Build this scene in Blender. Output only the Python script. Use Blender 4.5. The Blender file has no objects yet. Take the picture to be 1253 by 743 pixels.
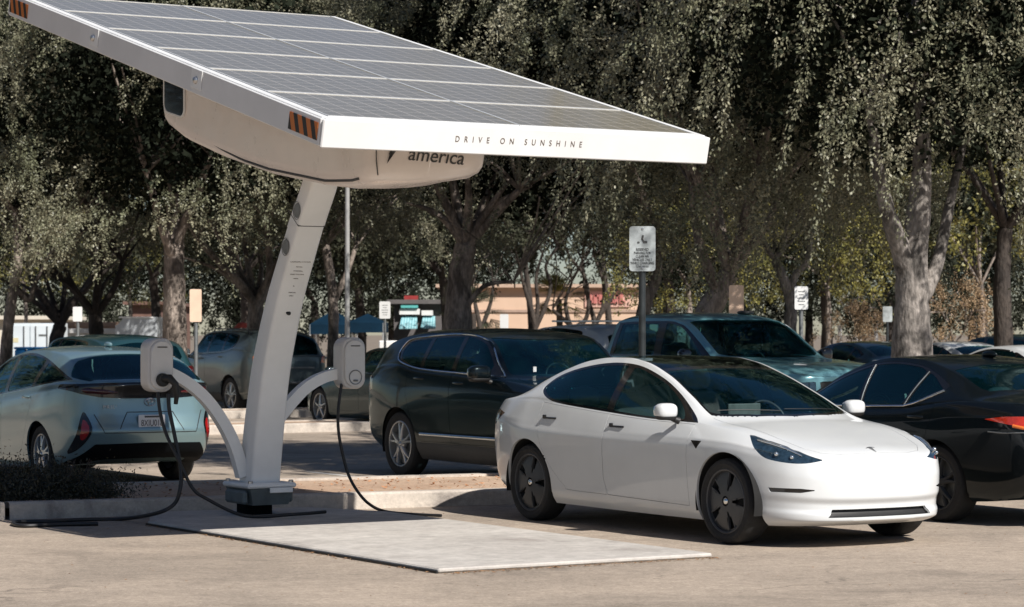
import bpy, math, random
import numpy as np
from mathutils import Vector, Matrix
PI = math.pi
R = math.radians
SC = bpy.context.scene
COL = SC.collection
rng = np.random.default_rng(7)
random.seed(7)

# ---------------------------------------------------------------- camera model
CAMF, CAMH, HORY, CX = 3080.0, 1.652, 404.7, 626.5
TH = R(31.3)
EX = np.array([math.cos(TH), math.sin(TH)])      # along the rows of bays
RY = np.array([-math.sin(TH), math.cos(TH)])     # into the bays, away from the camera

def ground_at(px, py, z=0.0):
    Y = CAMF * (CAMH - z) / (py - HORY)
    return ((px - CX) * Y / CAMF, Y)
def at_depth(px, Y, py=None):
    x = (px - CX) * Y / CAMF
    if py is None: return x
    return (x, Y, CAMH + (HORY - py) * Y / CAMF)

# ---------------------------------------------------------------- scene basics
def tag(o, label=None, cat=None, group=None, kind=None):
    if label: o['label'] = label
    if cat: o['category'] = cat
    if group: o['group'] = group
    if kind: o['kind'] = kind
    return o

def link(name, me, mat=None, parent=None, smooth=None):
    o = bpy.data.objects.new(name, me)
    COL.objects.link(o)
    if mat is not None:
        if isinstance(mat, (list, tuple)):
            for m in mat: me.materials.append(m)
        else: me.materials.append(mat)
    if parent is not None: o.parent = parent
    if smooth is not None and len(me.polygons):
        me.polygons.foreach_set('use_smooth', [True] * len(me.polygons))
        if smooth < 180:
            try: me.set_sharp_from_angle(angle=R(smooth))
            except Exception: pass
    return o

def empty(name, loc=(0, 0, 0), rz=0.0, label=None, cat=None, group=None):
    o = bpy.data.objects.new(name, None)
    COL.objects.link(o)
    o.location = loc; o.rotation_euler = (0, 0, rz)
    o.empty_display_size = .2
    return tag(o, label, cat, group)

def copy_tree(o, parent=None):
    c = o.copy(); COL.objects.link(c)
    if parent is not None: c.parent = parent
    for ch in list(o.children): copy_tree(ch, c)
    return c

class MB:
    """collects primitive shapes into one mesh"""
    def __init__(s): s.v = []; s.f = []; s.mi = []; s.m = 0
    def add(s, vs, fs):
        b = len(s.v)
        s.v.extend([tuple(map(float, p)) for p in vs])
        s.f.extend([tuple(i + b for i in f) for f in fs]); s.mi.extend([s.m] * len(fs))
        return s
    def box(s, c, d, rz=0.0, M=None, bev=0.0):
        x, y, z = d[0] / 2, d[1] / 2, d[2] / 2
        if bev > 0:
            b = min(bev, x * .9, y * .9, z * .9)
            pts = []
            for sz, zz, ins in ((-1, -z, b), (-1, -z + b, 0), (1, z - b, 0), (1, z, b)):
                X, Y = x - ins, y - ins
                for px, py in ((-X, -Y + b * (ins == 0)), (-X + b * (ins == 0), -Y), (X - b * (ins == 0), -Y), (X, -Y + b * (ins == 0)),
                               (X, Y - b * (ins == 0)), (X - b * (ins == 0), Y), (-X + b * (ins == 0), Y), (-X, Y - b * (ins == 0))):
                    pts.append((px, py, zz))
            fs = []
            for k in range(3):
                for i in range(8):
                    j = (i + 1) % 8
                    fs.append((k * 8 + i, k * 8 + j, k * 8 + 8 + j, k * 8 + 8 + i))
            fs.append(tuple(range(7, -1, -1))); fs.append(tuple(range(24, 32)))
        else:
            pts = [(-x, -y, -z), (x, -y, -z), (x, y, -z), (-x, y, -z), (-x, -y, z), (x, -y, z), (x, y, z), (-x, y, z)]
            fs = [(3, 2, 1, 0), (4, 5, 6, 7), (0, 1, 5, 4), (1, 2, 6, 5), (2, 3, 7, 6), (3, 0, 4, 7)]
        cz, sz_ = math.cos(rz), math.sin(rz)
        out = []
        for p in pts:
            q = (p[0] * cz - p[1] * sz_ + c[0], p[0] * sz_ + p[1] * cz + c[1], p[2] + c[2])
            if M is not None: q = tuple(M @ Vector(q))
            out.append(q)
        return s.add(out, fs)
    def tube(s, pts, r, n=10, cap=True, flat=None):
        """round (or flat=(w,h) box) section swept along pts; r number or list"""
        P = [Vector(p) for p in pts]; m = len(P)
        rr = r if isinstance(r, (list, tuple)) else [r] * m
        prev = None; rings = []
        for i in range(m):
            t = (P[min(i + 1, m - 1)] - P[max(i - 1, 0)])
            if t.length < 1e-9: t = Vector((0, 0, 1))
            t.normalize()
            if prev is None:
                a = Vector((0, 0, 1)) if abs(t.z) < .95 else Vector((1, 0, 0))
                u = t.cross(a).normalized()
            else:
                u = (prev - t * prev.dot(t))
                if u.length < 1e-6: u = t.orthogonal()
                u.normalize()
            prev = u; w = t.cross(u)
            ring = []
            for k in range(n):
                an = 2 * PI * k / n
                ring.append(P[i] + u * (math.cos(an) * rr[i]) + w * (math.sin(an) * rr[i]))
            rings.append(ring)
        vs = [p for r_ in rings for p in r_]; fs = []
        for i in range(m - 1):
            for k in range(n):
                k2 = (k + 1) % n
                fs.append((i * n + k, i * n + k2, (i + 1) * n + k2, (i + 1) * n + k))
        if cap:
            fs.append(tuple(range(n - 1, -1, -1))); fs.append(tuple(range((m - 1) * n, m * n)))
        return s.add(vs, fs)
    def lathe(s, prof, n=32, c=(0, 0, 0), axis='z', M=None):
        """prof list of (radius, height)"""
        vs = []
        for (r, h) in prof:
            for k in range(n):
                a = 2 * PI * k / n
                if axis == 'z': p = (r * math.cos(a), r * math.sin(a), h)
                elif axis == 'x': p = (h, r * math.cos(a), r * math.sin(a))
                else: p = (r * math.sin(a), h, r * math.cos(a))
                q = (p[0] + c[0], p[1] + c[1], p[2] + c[2])
                if M is not None: q = tuple(M @ Vector(q))
                vs.append(q)
        fs = []
        for i in range(len(prof) - 1):
            for k in range(n):
                k2 = (k + 1) % n
                fs.append((i * n + k, i * n + k2, (i + 1) * n + k2, (i + 1) * n + k))
        return s.add(vs, fs)
    def prism(s, poly, d, f):
        """poly list of 2D; f(u,v,w) -> 3D; extruded w from 0..d"""
        n = len(poly)
        vs = [f(u, v, 0) for u, v in poly] + [f(u, v, d) for u, v in poly]
        fs = [tuple(range(n - 1, -1, -1)), tuple(range(n, 2 * n))]
        for i in range(n):
            j = (i + 1) % n
            fs.append((i, j, n + j, n + i))
        return s.add(vs, fs)
    def build(s, name, mat=None, parent=None, smooth=None):
        me = bpy.data.meshes.new(name)
        me.from_pydata(s.v, [], s.f); me.update()
        o = link(name, me, mat, parent, smooth)
        if isinstance(mat, (list, tuple)): me.polygons.foreach_set('material_index', s.mi)
        return o

def np_mesh(name, V, F4, mat=None, parent=None, smooth=None):
    """fast quad mesh from numpy"""
    me = bpy.data.meshes.new(name)
    V = np.asarray(V, dtype=np.float32); F4 = np.asarray(F4, dtype=np.int32)
    k = F4.shape[1]
    me.vertices.add(len(V)); me.vertices.foreach_set('co', V.ravel())
    me.loops.add(F4.size); me.loops.foreach_set('vertex_index', F4.ravel())
    me.polygons.add(len(F4)); me.polygons.foreach_set('loop_start', np.arange(0, F4.size, k, dtype=np.int32))
    me.update(calc_edges=True); me.validate()
    return link(name, me, mat, parent, smooth)

def text_mesh(name, body, size, mat, parent, Mx, extrude=.001, shear=0.0, sx=1.0, space=1.0, align='CENTER'):
    """lettering as a real mesh; Mx places the text plane (x right, y up, z out)"""
    cu = bpy.data.curves.new(name, 'FONT'); cu.body = body; cu.size = size; cu.align_x = align; cu.align_y = 'CENTER'
    cu.extrude = extrude; cu.shear = shear; cu.space_character = space
    t = bpy.data.objects.new(name + '_tmp', cu); COL.objects.link(t)
    dg = bpy.context.evaluated_depsgraph_get()
    me = bpy.data.meshes.new_from_object(t.evaluated_get(dg))
    bpy.data.objects.remove(t); bpy.data.curves.remove(cu)
    me.transform(Mx @ Matrix.Diagonal((sx, 1, 1, 1))); me.materials.clear(); me.name = name
    return link(name, me, mat, parent)

# ---------------------------------------------------------------- materials
def newmat(name):
    m = bpy.data.materials.new(name); m.use_nodes = True
    nt = m.node_tree
    return m, nt, nt.nodes['Principled BSDF']
def N(nt, typ, **kw):
    n = nt.nodes.new(typ)
    for k, v in kw.items():
        if k.startswith('i_'):
            key = k[2:]
            n.inputs[int(key) if key.isdigit() else key.replace('_', ' ')].default_value = v
        else: setattr(n, k, v)
    return n
def srgb(r, g, b):
    f = lambda c: c / 12.92 if c <= .04045 else ((c + .055) / 1.055) ** 2.4
    return (f(r / 255), f(g / 255), f(b / 255), 1)
def c4(c): return (c[0], c[1], c[2], 1)

def pmat(name, col, rough=.5, metal=0.0, var=.12, scale=6.0, coat=0.0, bump=0.0, bscale=60.0, spec=.5, tcoord='Object', rvar=0.0):
    m, nt, b = newmat(name)
    L = nt.links.new
    tc = N(nt, 'ShaderNodeTexCoord')
    if var > 0:
        no = N(nt, 'ShaderNodeTexNoise', i_Scale=scale, i_Detail=6.0, i_Roughness=.62)
        L(tc.outputs[tcoord], no.inputs['Vector'])
        mp = N(nt, 'ShaderNodeMapRange'); mp.inputs[1].default_value = .3; mp.inputs[2].default_value = .7
        mp.inputs[3].default_value = 1 - var; mp.inputs[4].default_value = 1 + var
        L(no.outputs[0], mp.inputs[0])
        mx = N(nt, 'ShaderNodeVectorMath', operation='SCALE'); mx.inputs[0].default_value = col[:3]
        L(mp.outputs[0], mx.inputs['Scale']); L(mx.outputs[0], b.inputs['Base Color'])
        if rvar > 0:
            mr = N(nt, 'ShaderNodeMapRange'); mr.inputs[1].default_value = .3; mr.inputs[2].default_value = .7
            mr.inputs[3].default_value = max(0, rough - rvar); mr.inputs[4].default_value = rough + rvar
            L(no.outputs[0], mr.inputs[0]); L(mr.outputs[0], b.inputs['Roughness'])
    else: b.inputs['Base Color'].default_value = c4(col)
    if not (var > 0 and rvar > 0): b.inputs['Roughness'].default_value = rough
    b.inputs['Metallic'].default_value = metal
    b.inputs['Specular IOR Level'].default_value = spec
    if coat > 0:
        b.inputs['Coat Weight'].default_value = coat; b.inputs['Coat Roughness'].default_value = .03
    if bump > 0:
        nb = N(nt, 'ShaderNodeTexNoise', i_Scale=bscale, i_Detail=5.0)
        L(tc.outputs[tcoord], nb.inputs['Vector'])
        bp = N(nt, 'ShaderNodeBump', i_Strength=bump, i_Distance=.01)
        L(nb.outputs[0], bp.inputs['Height']); L(bp.outputs[0], b.inputs['Normal'])
    return m

def paint(name, col, rough=.28, metal=0.0, dust=.05):
    m = pmat(name, col, rough, metal, var=.035, scale=2.5, coat=1.0, bump=.0)
    nt = m.node_tree; b = nt.nodes['Principled BSDF']; L = nt.links.new
    if metal == 0: b.inputs['Specular IOR Level'].default_value = .12
    if min(col) > .55: b.inputs['Coat Weight'].default_value = .8; b.inputs['Coat IOR'].default_value = 1.45
    if max(col) < .05: b.inputs['Specular IOR Level'].default_value = .1; b.inputs['Coat Weight'].default_value = .75; b.inputs['Coat Tint'].default_value = (.65, .95, 1, 1); b.inputs['Coat IOR'].default_value = 1.45
    tc = N(nt, 'ShaderNodeTexCoord')
    nb = N(nt, 'ShaderNodeTexNoise', i_Scale=1.6, i_Detail=2.0); L(tc.outputs['Object'], nb.inputs['Vector'])
    bp = N(nt, 'ShaderNodeBump', i_Strength=.06, i_Distance=.02)
    L(nb.outputs[0], bp.inputs['Height']); L(bp.outputs[0], b.inputs['Coat Normal'])
    # thin road dust in the clear coat
    nd = N(nt, 'ShaderNodeTexNoise', i_Scale=14.0, i_Detail=8.0, i_Roughness=.7); L(tc.outputs['Object'], nd.inputs['Vector'])
    mr = N(nt, 'ShaderNodeMapRange'); mr.inputs[1].default_value = .35; mr.inputs[2].default_value = .75
    mr.inputs[3].default_value = .03; mr.inputs[4].default_value = .03 + dust * 2
    L(nd.outputs[0], mr.inputs[0]); L(mr.outputs[0], b.inputs['Coat Roughness'])
    return m

def glassmat(name, tint=(.25, .3, .3), clear=.55, rough=.012, base=(.003, .032, .042), stint=(.45, .92, 1.0)):
    """car window: part mirror, part tinted see-through"""
    m, nt, b = newmat(name)
    L = nt.links.new
    out = nt.nodes['Material Output']
    tr = N(nt, 'ShaderNodeBsdfTransparent'); tr.inputs[0].default_value = c4(tint)
    b.inputs['Base Color'].default_value = c4(base); b.inputs['Specular Tint'].default_value = c4(stint); b.inputs['Roughness'].default_value = rough
    b.inputs['IOR'].default_value = 1.52; b.inputs['Specular IOR Level'].default_value = .7
    tc = N(nt, 'ShaderNodeTexCoord')
    nb = N(nt, 'ShaderNodeTexNoise', i_Scale=2.2, i_Detail=1.0); L(tc.outputs['Object'], nb.inputs['Vector'])
    bp = N(nt, 'ShaderNodeBump', i_Strength=.10, i_Distance=.02)
    L(nb.outputs[0], bp.inputs['Height']); L(bp.outputs[0], b.inputs['Normal'])
    gl = N(nt, 'ShaderNodeBsdfGlossy'); gl.inputs[0].default_value = (.5, .92, 1, 1); gl.inputs['Roughness'].default_value = rough
    L(bp.outputs[0], gl.inputs['Normal'])
    if clear > 0:
        fr = N(nt, 'ShaderNodeFresnel', i_IOR=1.6)
        mxa = N(nt, 'ShaderNodeMixShader'); L(fr.outputs[0], mxa.inputs[0]); L(tr.outputs[0], mxa.inputs[1]); L(gl.outputs[0], mxa.inputs[2])
        mxb = N(nt, 'ShaderNodeMixShader'); mxb.inputs[0].default_value = clear
        L(b.outputs[0], mxb.inputs[1]); L(mxa.outputs[0], mxb.inputs[2]); L(mxb.outputs[0], out.inputs[0])
    return m

M = {}
M['white_paint'] = paint('white car paint', (.585, .60, .60), .3, dust=.04)
M['black_paint'] = paint('black car paint', (.004, .005, .006), .3, dust=.02)
M['black_paint_dusty'] = paint('dusty black car paint', (.006, .006, .007), .35, dust=.015)
M['silver_paint'] = paint('silver car paint', (.075, .10, .105), .36, .4, dust=.08)
M['silver_teal_paint'] = paint('pale silver blue car paint', (.20, .31, .335), .33, .45, dust=.08)
M['grey_teal_paint'] = paint('blue grey car paint', (.15, .34, .375), .35, .25, dust=.08)
M['dark_blue_paint'] = paint('dark blue grey car paint', (.018, .06, .07), .35, .3, dust=.08)
M['dark_paint'] = paint('dark grey car paint', (.02, .028, .03), .3, .2, dust=.1)
M['glass'] = glassmat('clear car glass', (.72, .86, .86), .93)
M['glass_mid'] = glassmat('lightly tinted car glass', (.40, .68, .72), .85)
M['glass_dark'] = glassmat('privacy glass', (.1, .12, .12), 0)
M['glass_roof'] = glassmat('black roof glass', (.35, .38, .38), .5, .03, (.002, .002, .002), (.8, .9, .9))
M['rubber'] = pmat('tyre rubber', (.018, .018, .018), .85, var=.2, scale=30, bump=.3, bscale=150)
M['rubber_trim'] = pmat('black rubber trim', (.012, .012, .012), .55, var=.05)
M['black_plastic'] = pmat('black plastic', (.014, .015, .016), .45, var=.1, scale=20)
M['insert_black'] = pmat('matt black bumper plastic', (.004, .005, .006), .8, var=.1, spec=.1)
M['dark_plastic'] = pmat('dark grey plastic cladding', (.03, .032, .034), .6, var=.12, scale=20, bump=.15, bscale=200)
M['gloss_black'] = pmat('gloss black trim', (.008, .008, .009), .12, var=.03, coat=.5)
M['chrome'] = pmat('satin chrome', (.75, .76, .76), .18, 1.0, var=.05)
M['alloy'] = pmat('silver alloy wheel', (.50, .51, .51), .32, .85, var=.1, scale=12)
M['alloy_dark'] = pmat('dark grey wheel cover', (.055, .057, .060), .42, .2, var=.12, scale=8)
M['well'] = pmat('wheel well liner', (.008, .008, .008), .9, var=.2, scale=20)
M['cabin'] = pmat('dark cabin trim', (.035, .037, .038), .75, var=.12, scale=20)
M['seat_grey'] = pmat('grey seat leather', (.26, .255, .25), .5, var=.08)
M['cabin_white'] = pmat('pale seat leather', (.45, .44, .42), .5, var=.06)
M['red_lens'] = pmat('red tail lamp lens', (.35, .012, .01), .08, var=.12, scale=40, coat=1)
M['dark_red_lens'] = pmat('dark red tail lamp lens', (.06, .006, .006), .08, var=.2, scale=40, coat=1)
M['bright_red_lens'] = pmat('bright red tail lamp lens', (.60, .035, .012), .08, var=.2, scale=40, coat=1)
M['orange_lens'] = pmat('orange red tail lamp lens', (.85, .20, .03), .1, var=.15, scale=50, coat=1)
M['amber_lens'] = pmat('amber lamp lens', (.8, .25, .03), .1, var=.1, coat=1)
M['lamp_glass'] = pmat('headlamp housing', (.02, .04, .06), .06, .2, var=.5, scale=25, coat=1)
M['lamp_bright'] = pmat('lamp reflector', (.7, .75, .78), .1, .9, var=.1)
M['white_metal'] = pmat('white painted metal', (.72, .72, .71), .38, var=.05, scale=2.5, rvar=.06)
M['grey_metal'] = pmat('light grey painted metal', (.78, .785, .77), .42, var=.05, scale=3, rvar=.06, bump=.03, bscale=8)
M['charger_shell'] = pmat('warm white moulded plastic', (.60, .585, .56), .4, var=.04, scale=10)
M['alu'] = pmat('bare aluminium', (.72, .73, .73), .3, .7, var=.06, scale=10)
M['pole_grey'] = pmat('weathered grey pole', (.36, .36, .35), .5, .2, var=.15, scale=3)
M['steel_post'] = pmat('galvanised post', (.22, .23, .23), .5, .6, var=.2, scale=10)
M['dark_post'] = pmat('dark painted post', (.03, .036, .038), .5, .2, var=.2, scale=10)
M['ink'] = pmat('dark grey lettering', (.06, .06, .06), .5, var=.05)
M['ink_warm'] = pmat('brown grey lettering', (.14, .115, .10), .5, var=.05)
M['bolt_steel'] = pmat('steel bolt', (.5, .5, .5), .3, .9, var=.1)
M['base_grey'] = pmat('grey steel box', (.12, .145, .15), .55, .2, var=.25, scale=6, bump=.1, bscale=40)
M['cable'] = pmat('black cable rubber', (.012, .012, .013), .5, var=.1)
# ---------------------------------------------------------------- cars
def pchip(xk, yk, x):
    xk = np.asarray(xk, float); yk = np.asarray(yk, float); x = np.asarray(x, float)
    h = np.diff(xk); d = np.diff(yk) / h
    n = len(xk); m = np.zeros(n)
    m[0] = d[0]; m[-1] = d[-1]
    for i in range(1, n - 1):
        if d[i - 1] * d[i] > 0:
            w1 = 2 * h[i] + h[i - 1]; w2 = h[i] + 2 * h[i - 1]
            m[i] = (w1 + w2) / (w1 / d[i - 1] + w2 / d[i])
    xc = np.clip(x, xk[0], xk[-1])
    i = np.clip(np.searchsorted(xk, xc, side='right') - 1, 0, n - 2)
    t = (xc - xk[i]) / h[i]
    return ((2 * t**3 - 3 * t**2 + 1) * yk[i] + (t**3 - 2 * t**2 + t) * h[i] * m[i]
            + (-2 * t**3 + 3 * t**2) * yk[i + 1] + (t**3 - t**2) * h[i] * m[i + 1])
def crv(tab):
    a = np.array(tab, float)
    return lambda q: pchip(a[:, 0], a[:, 1], q)
def sstep(a, b, x):
    t = np.clip((x - a) / (b - a), 0, 1); return t * t * (3 - 2 * t)

def car_surface(S, ns=260, res=1.0):
    """half body grid (x >= 0): rows from the underside up to the centre line, columns from nose to tail.
    local axes: x = the car's left, y = rearwards from the front axle, z up"""
    plan = np.array(S['plan'], float)                      # (y, x) of the shoulder line from nose centre to tail centre
    seg = np.r_[0, np.cumsum(np.hypot(np.diff(plan[:, 0]), np.diff(plan[:, 1])))]
    s = np.linspace(0, seg[-1], ns)
    Ys = pchip(seg, plan[:, 0], s); Xs = np.maximum(pchip(seg, plan[:, 1], s), 0)
    Xs[0] = 0; Xs[-1] = 0
    yf, yr = plan[0, 0], plan[-1, 0]
    zb, zs, zc = crv(S['bottom'])(Ys), crv(S['shoulder'])(Ys), crv(S['centre'])(Ys)
    kb, zbelt = crv(S['kbelt'])(Ys), crv(S['belt'])(Ys)
    kr, zr = crv(S['krail'])(Ys), crv(S['rail'])(Ys)
    rows = []; rid = []
    noseb = S.get('nose_reach', .75); tailb = S.get('tail_reach', .75)
    fN = 1 - sstep(yf, yf + noseb, Ys); fT = sstep(yr - tailb, yr, Ys)
    dN, dT = crv(S['nose']), crv(S['tail'])                # extra length by height fraction (negative = forward, positive = rearward)
    side = crv(S['side'])                                  # width factor by height fraction
    nl = int(44 * res)
    hs = np.linspace(0, 1, nl)
    # underside
    for k in np.linspace(0, 1, 5)[:-1]:
        rows.append(np.c_[Xs * side(0.0) * k, Ys + dN(0.) * fN + dT(0.) * fT, zb + .0 * Ys]); rid.append(-1)
    for h in hs:
        z = zb + (zs - zb) * h
        fl = S.get('flare', 0)
        bulge = 1.0 + fl * (np.exp(-((Ys - 0) / .42)**2) + np.exp(-((Ys - S['wb']) / .42)**2)) * math.sin(PI * min(1, max(0, (h - .15) / .85)))**1.5
        rows.append(np.c_[Xs * side(h) * bulge, Ys + dN(h) * fN + dT(h) * fT, z]); rid.append(h)
    # shoulder -> belt
    nb = int(8 * res)
    for t in np.linspace(0, 1, nb + 1)[1:]:
        u = t
        x = Xs * (1 + (kb - 1) * u); z = zs + (zbelt - zs) * (1 - (1 - u)**S.get('shoulder_round', 1.8))
        rows.append(np.c_[x, Ys, z]); rid.append(1 + t)
    # belt -> rail
    ng = int(26 * res)
    for t in np.linspace(0, 1, ng + 1)[1:]:
        x = Xs * (kb + (kr - kb) * (t**1.35)); z = zbelt + (zr - zbelt) * t
        rows.append(np.c_[x, Ys, z]); rid.append(2 + t)
    # rail -> centre
    nt_ = int(30 * res); p = S.get('crown', 2.4)
    for t in np.linspace(0, 1, nt_ + 1)[1:]:
        x = Xs * kr * (1 - t); z = zr + (zc - zr) * (1 - (1 - t)**p)
        rows.append(np.c_[x, Ys, z]); rid.append(3 + t)
    G = np.array(rows)                                      # rows, ns, 3
    return G, np.array(rid)

class Body:
    def __init__(s, S, ns=260, res=1.0):
        G, rid = car_surface(S, ns, res)
        nr, nc = G.shape[:2]
        V = G.reshape(-1, 3)
        idx = np.arange(nr * nc).reshape(nr, nc)
        F = np.stack([idx[:-1, :-1], idx[:-1, 1:], idx[1:, 1:], idx[1:, :-1]], -1).reshape(-1, 4)
        rowF = np.repeat(rid[1:], nc - 1)
        Vm = V.copy(); Vm[:, 0] *= -1
        s.V = np.r_[V, Vm]
        s.F = np.r_[F, F[:, ::-1] + len(V)]
        s.row = np.r_[rowF, rowF]
        s.half = np.r_[np.ones(len(F)), -np.ones(len(F))]
        s.tag = np.zeros(len(s.F), int); s.names = {}
        s.nt = 1
        s.normals()
    def normals(s):
        a = s.V[s.F[:, 2]] - s.V[s.F[:, 0]]; b = s.V[s.F[:, 3]] - s.V[s.F[:, 1]]
        n = np.cross(a, b); l = np.linalg.norm(n, axis=1, keepdims=True); l[l < 1e-12] = 1
        s.FN = n / l
        vn = np.zeros_like(s.V)
        for k in range(4): np.add.at(vn, s.F[:, k], n)
        l = np.linalg.norm(vn, axis=1, keepdims=True); l[l < 1e-12] = 1
        s.VN = vn / l
        s.C = s.V[s.F].mean(1)
        # outward check: centre of body
        c = np.array([0, s.V[:, 1].mean(), .6])
        if ((s.C - c) * s.FN).sum(1).mean() < 0:
            s.F = s.F[:, ::-1]; s.FN *= -1; s.VN *= -1
    def cut(s, name, poly, proj='side', sides=(1, -1), rmin=-9, rmax=9, only=(0,), nf=None, ymin=None, ymax=None, snap=True, close=.03):
        """marks the faces inside a polygon seen along one axis and pulls the boundary onto it.
        proj side: (y,z); top: (x,y); front/rear: (x,z); a number: seen along that compass angle, (u,z)"""
        out = []
        P = np.array(poly, float)
        for sd in sides:
            if proj == 'side': A, B, Cc = (0, 1, 0), (0, 0, 1), (1, 0, 0)
            elif proj == 'top': A, B, Cc = (1, 0, 0), (0, 1, 0), (0, 0, 1)
            elif proj in ('front', 'rear'): A, B, Cc = (1, 0, 0), (0, 0, 1), (0, 1, 0)
            else:
                ph = R(proj); A, B, Cc = (math.cos(ph), math.sin(ph), 0), (0, 0, 1), (math.sin(ph), -math.cos(ph), 0)
            A, B, Cc = np.array(A, float), np.array(B, float), np.array(Cc, float)
            if sd < 0:
                for v in (A, B, Cc): v[0] *= -1
            hf = np.ones(len(s.F), bool) if sd == 0 else s.half == sd
            ok = hf & (s.row >= rmin) & (s.row <= rmax) & np.isin(s.tag, only)
            if proj == 'front': ok &= s.C[:, 1] < (ymax if ymax is not None else .3)
            if proj == 'rear': ok &= s.C[:, 1] > (ymin if ymin is not None else 1.5)
            if ymin is not None and proj != 'rear': ok &= s.C[:, 1] > ymin
            if ymax is not None and proj != 'front': ok &= s.C[:, 1] < ymax
            if not isinstance(proj, str): ok &= (s.FN @ Cc) > .05
            c2 = np.c_[s.C @ A, s.C @ B]
            ins = inpoly(c2, P) & ok
            if nf is not None: ins &= nf(s.C, s.FN)
            if not ins.any(): continue
            t = s.nt; s.nt += 1
            vin = np.zeros(len(s.V), bool); vin[s.F[ins].ravel()] = True
            vout = np.zeros(len(s.V), bool); vout[s.F[~ins & ok].ravel()] = True
            bv = np.where(vin & vout)[0]
            s.tag[ins] = t; s.names[t] = (name, sd)
            if snap and len(bv):
                p = np.c_[s.V[bv] @ A, s.V[bv] @ B]
                q, dist = nearest(p, P)
                m = dist < close
                d = q - p; n = s.VN[bv]
                na, nb, nc = n @ A, n @ B, n @ Cc
                nc = np.where(np.abs(nc) < .25, np.sign(nc + 1e-9) * .25, nc)
                dc = np.clip(-(na * d[:, 0] + nb * d[:, 1]) / nc, -.03, .03)
                mv = d[:, :1] * A + d[:, 1:] * B + dc[:, None] * Cc
                s.V[bv[m]] += mv[m]
                # keep the two copies of a centre-line vertex together
                if sd == 0: pass
            out.append(t)
        s.C = s.V[s.F].mean(1)
        return out
    def part(s, tags, name, mat, parent, off=0.0, rim=.015, gap=0.0, smooth=40, normals=None):
        tags = np.atleast_1d(tags)
        f = np.isin(s.tag, tags)
        if not f.any(): return None
        F = s.F[f]
        used, inv = np.unique(F.ravel(), return_inverse=True)
        V = s.V[used].copy(); VN = s.VN[used]; F2 = inv.reshape(-1, 4)
        # centre-line duplicates: merge by rounding
        key = np.round(V, 5); _, first, inv2 = np.unique(key, axis=0, return_index=True, return_inverse=True)
        inv2 = inv2.ravel()
        V = V[first]; VN = VN[first]; F2 = inv2[F2]
        good = np.array([len(set(q)) >= 3 for q in F2]); F2 = F2[good]
        E = np.r_[F2[:, [0, 1]], F2[:, [1, 2]], F2[:, [2, 3]], F2[:, [3, 0]]]
        E = E[E[:, 0] != E[:, 1]]
        ks = np.sort(E, 1); k1 = ks[:, 0].astype(np.int64) * len(V) + ks[:, 1]
        u, ix, cnt = np.unique(k1, return_index=True, return_counts=True)
        be = E[ix[cnt == 1]]
        if gap > 0 and len(be):
            cen = V[F2].mean(1); acc = np.zeros_like(V); 
            for k in range(4): np.add.at(acc, F2[:, k], cen - V[F2[:, k]])
            bv = np.unique(be.ravel()); a = acc[bv]; l = np.linalg.norm(a, axis=1, keepdims=True); l[l < 1e-9] = 1
            V[bv] += a / l * gap
        if off: V += VN * off
        faces = [tuple(q) if len(set(q)) == 4 else tuple(dict.fromkeys(q)) for q in F2.tolist()]
        nV = len(V)
        if rim > 0 and len(be):
            bv = np.unique(be.ravel()); mp = {int(b): nV + i for i, b in enumerate(bv)}
            V = np.r_[V, V[bv] - VN[bv] * rim]
            faces += [(int(b), int(a), mp[int(a)], mp[int(b)]) for a, b in be]
        me = bpy.data.meshes.new(name); me.from_pydata(V.tolist(), [], faces); me.update()
        return link(name, me, mat, parent, smooth)

def inpoly(p, P):
    x, y = p[:, 0], p[:, 1]; c = np.zeros(len(p), bool)
    n = len(P)
    for i in range(n):
        x1, y1 = P[i]; x2, y2 = P[(i + 1) % n]
        if y1 == y2: continue
        m = ((y1 > y) != (y2 > y)) & (x < (x2 - x1) * (y - y1) / (y2 - y1) + x1)
        c ^= m
    return c
def nearest(p, P):
    best = np.full(len(p), 1e9); Q = p.copy(); n = len(P)
    for i in range(n):
        a = P[i]; d = P[(i + 1) % n] - a; L2 = (d * d).sum()
        if L2 < 1e-12: continue
        t = np.clip(((p - a) @ d) / L2, 0, 1); q = a + t[:, None] * d
        e = np.hypot(*(q - p).T); m = e < best
        best[m] = e[m]; Q[m] = q[m]
    return Q, best
def smoothpoly(pts, n=8, closed=True, sharp=()):
    """Catmull-Rom through pts; indices in sharp stay corners"""
    P = np.array(pts, float); m = len(P); out = []
    for i in range(m if closed else m - 1):
        p0, p1, p2, p3 = P[(i - 1) % m], P[i], P[(i + 1) % m], P[(i + 2) % m]
        if not closed:
            if i == 0: p0 = p1
            if i == m - 2: p3 = p2
        m1 = (p2 - p0) / 2; m2 = (p3 - p1) / 2
        if i in sharp: m1 = (p2 - p1)
        if (i + 1) % m in sharp: m2 = (p2 - p1)
        for t in np.linspace(0, 1, n, endpoint=False):
            out.append((2*t**3-3*t**2+1)*p1 + (t**3-2*t**2+t)*m1 + (-2*t**3+3*t**2)*p2 + (t**3-t**2)*m2)
    if not closed: out.append(P[-1])
    return np.array(out)

def arch_poly(q, zc, r, zb=-.1, n=28, sx=1.0):
    a = np.linspace(0, PI, n)
    pts = [(q + r * sx * math.cos(t), zc + r * math.sin(t)) for t in a]
    return [(q + r * sx, zb)] + pts + [(q - r * sx, zb)]

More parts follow.
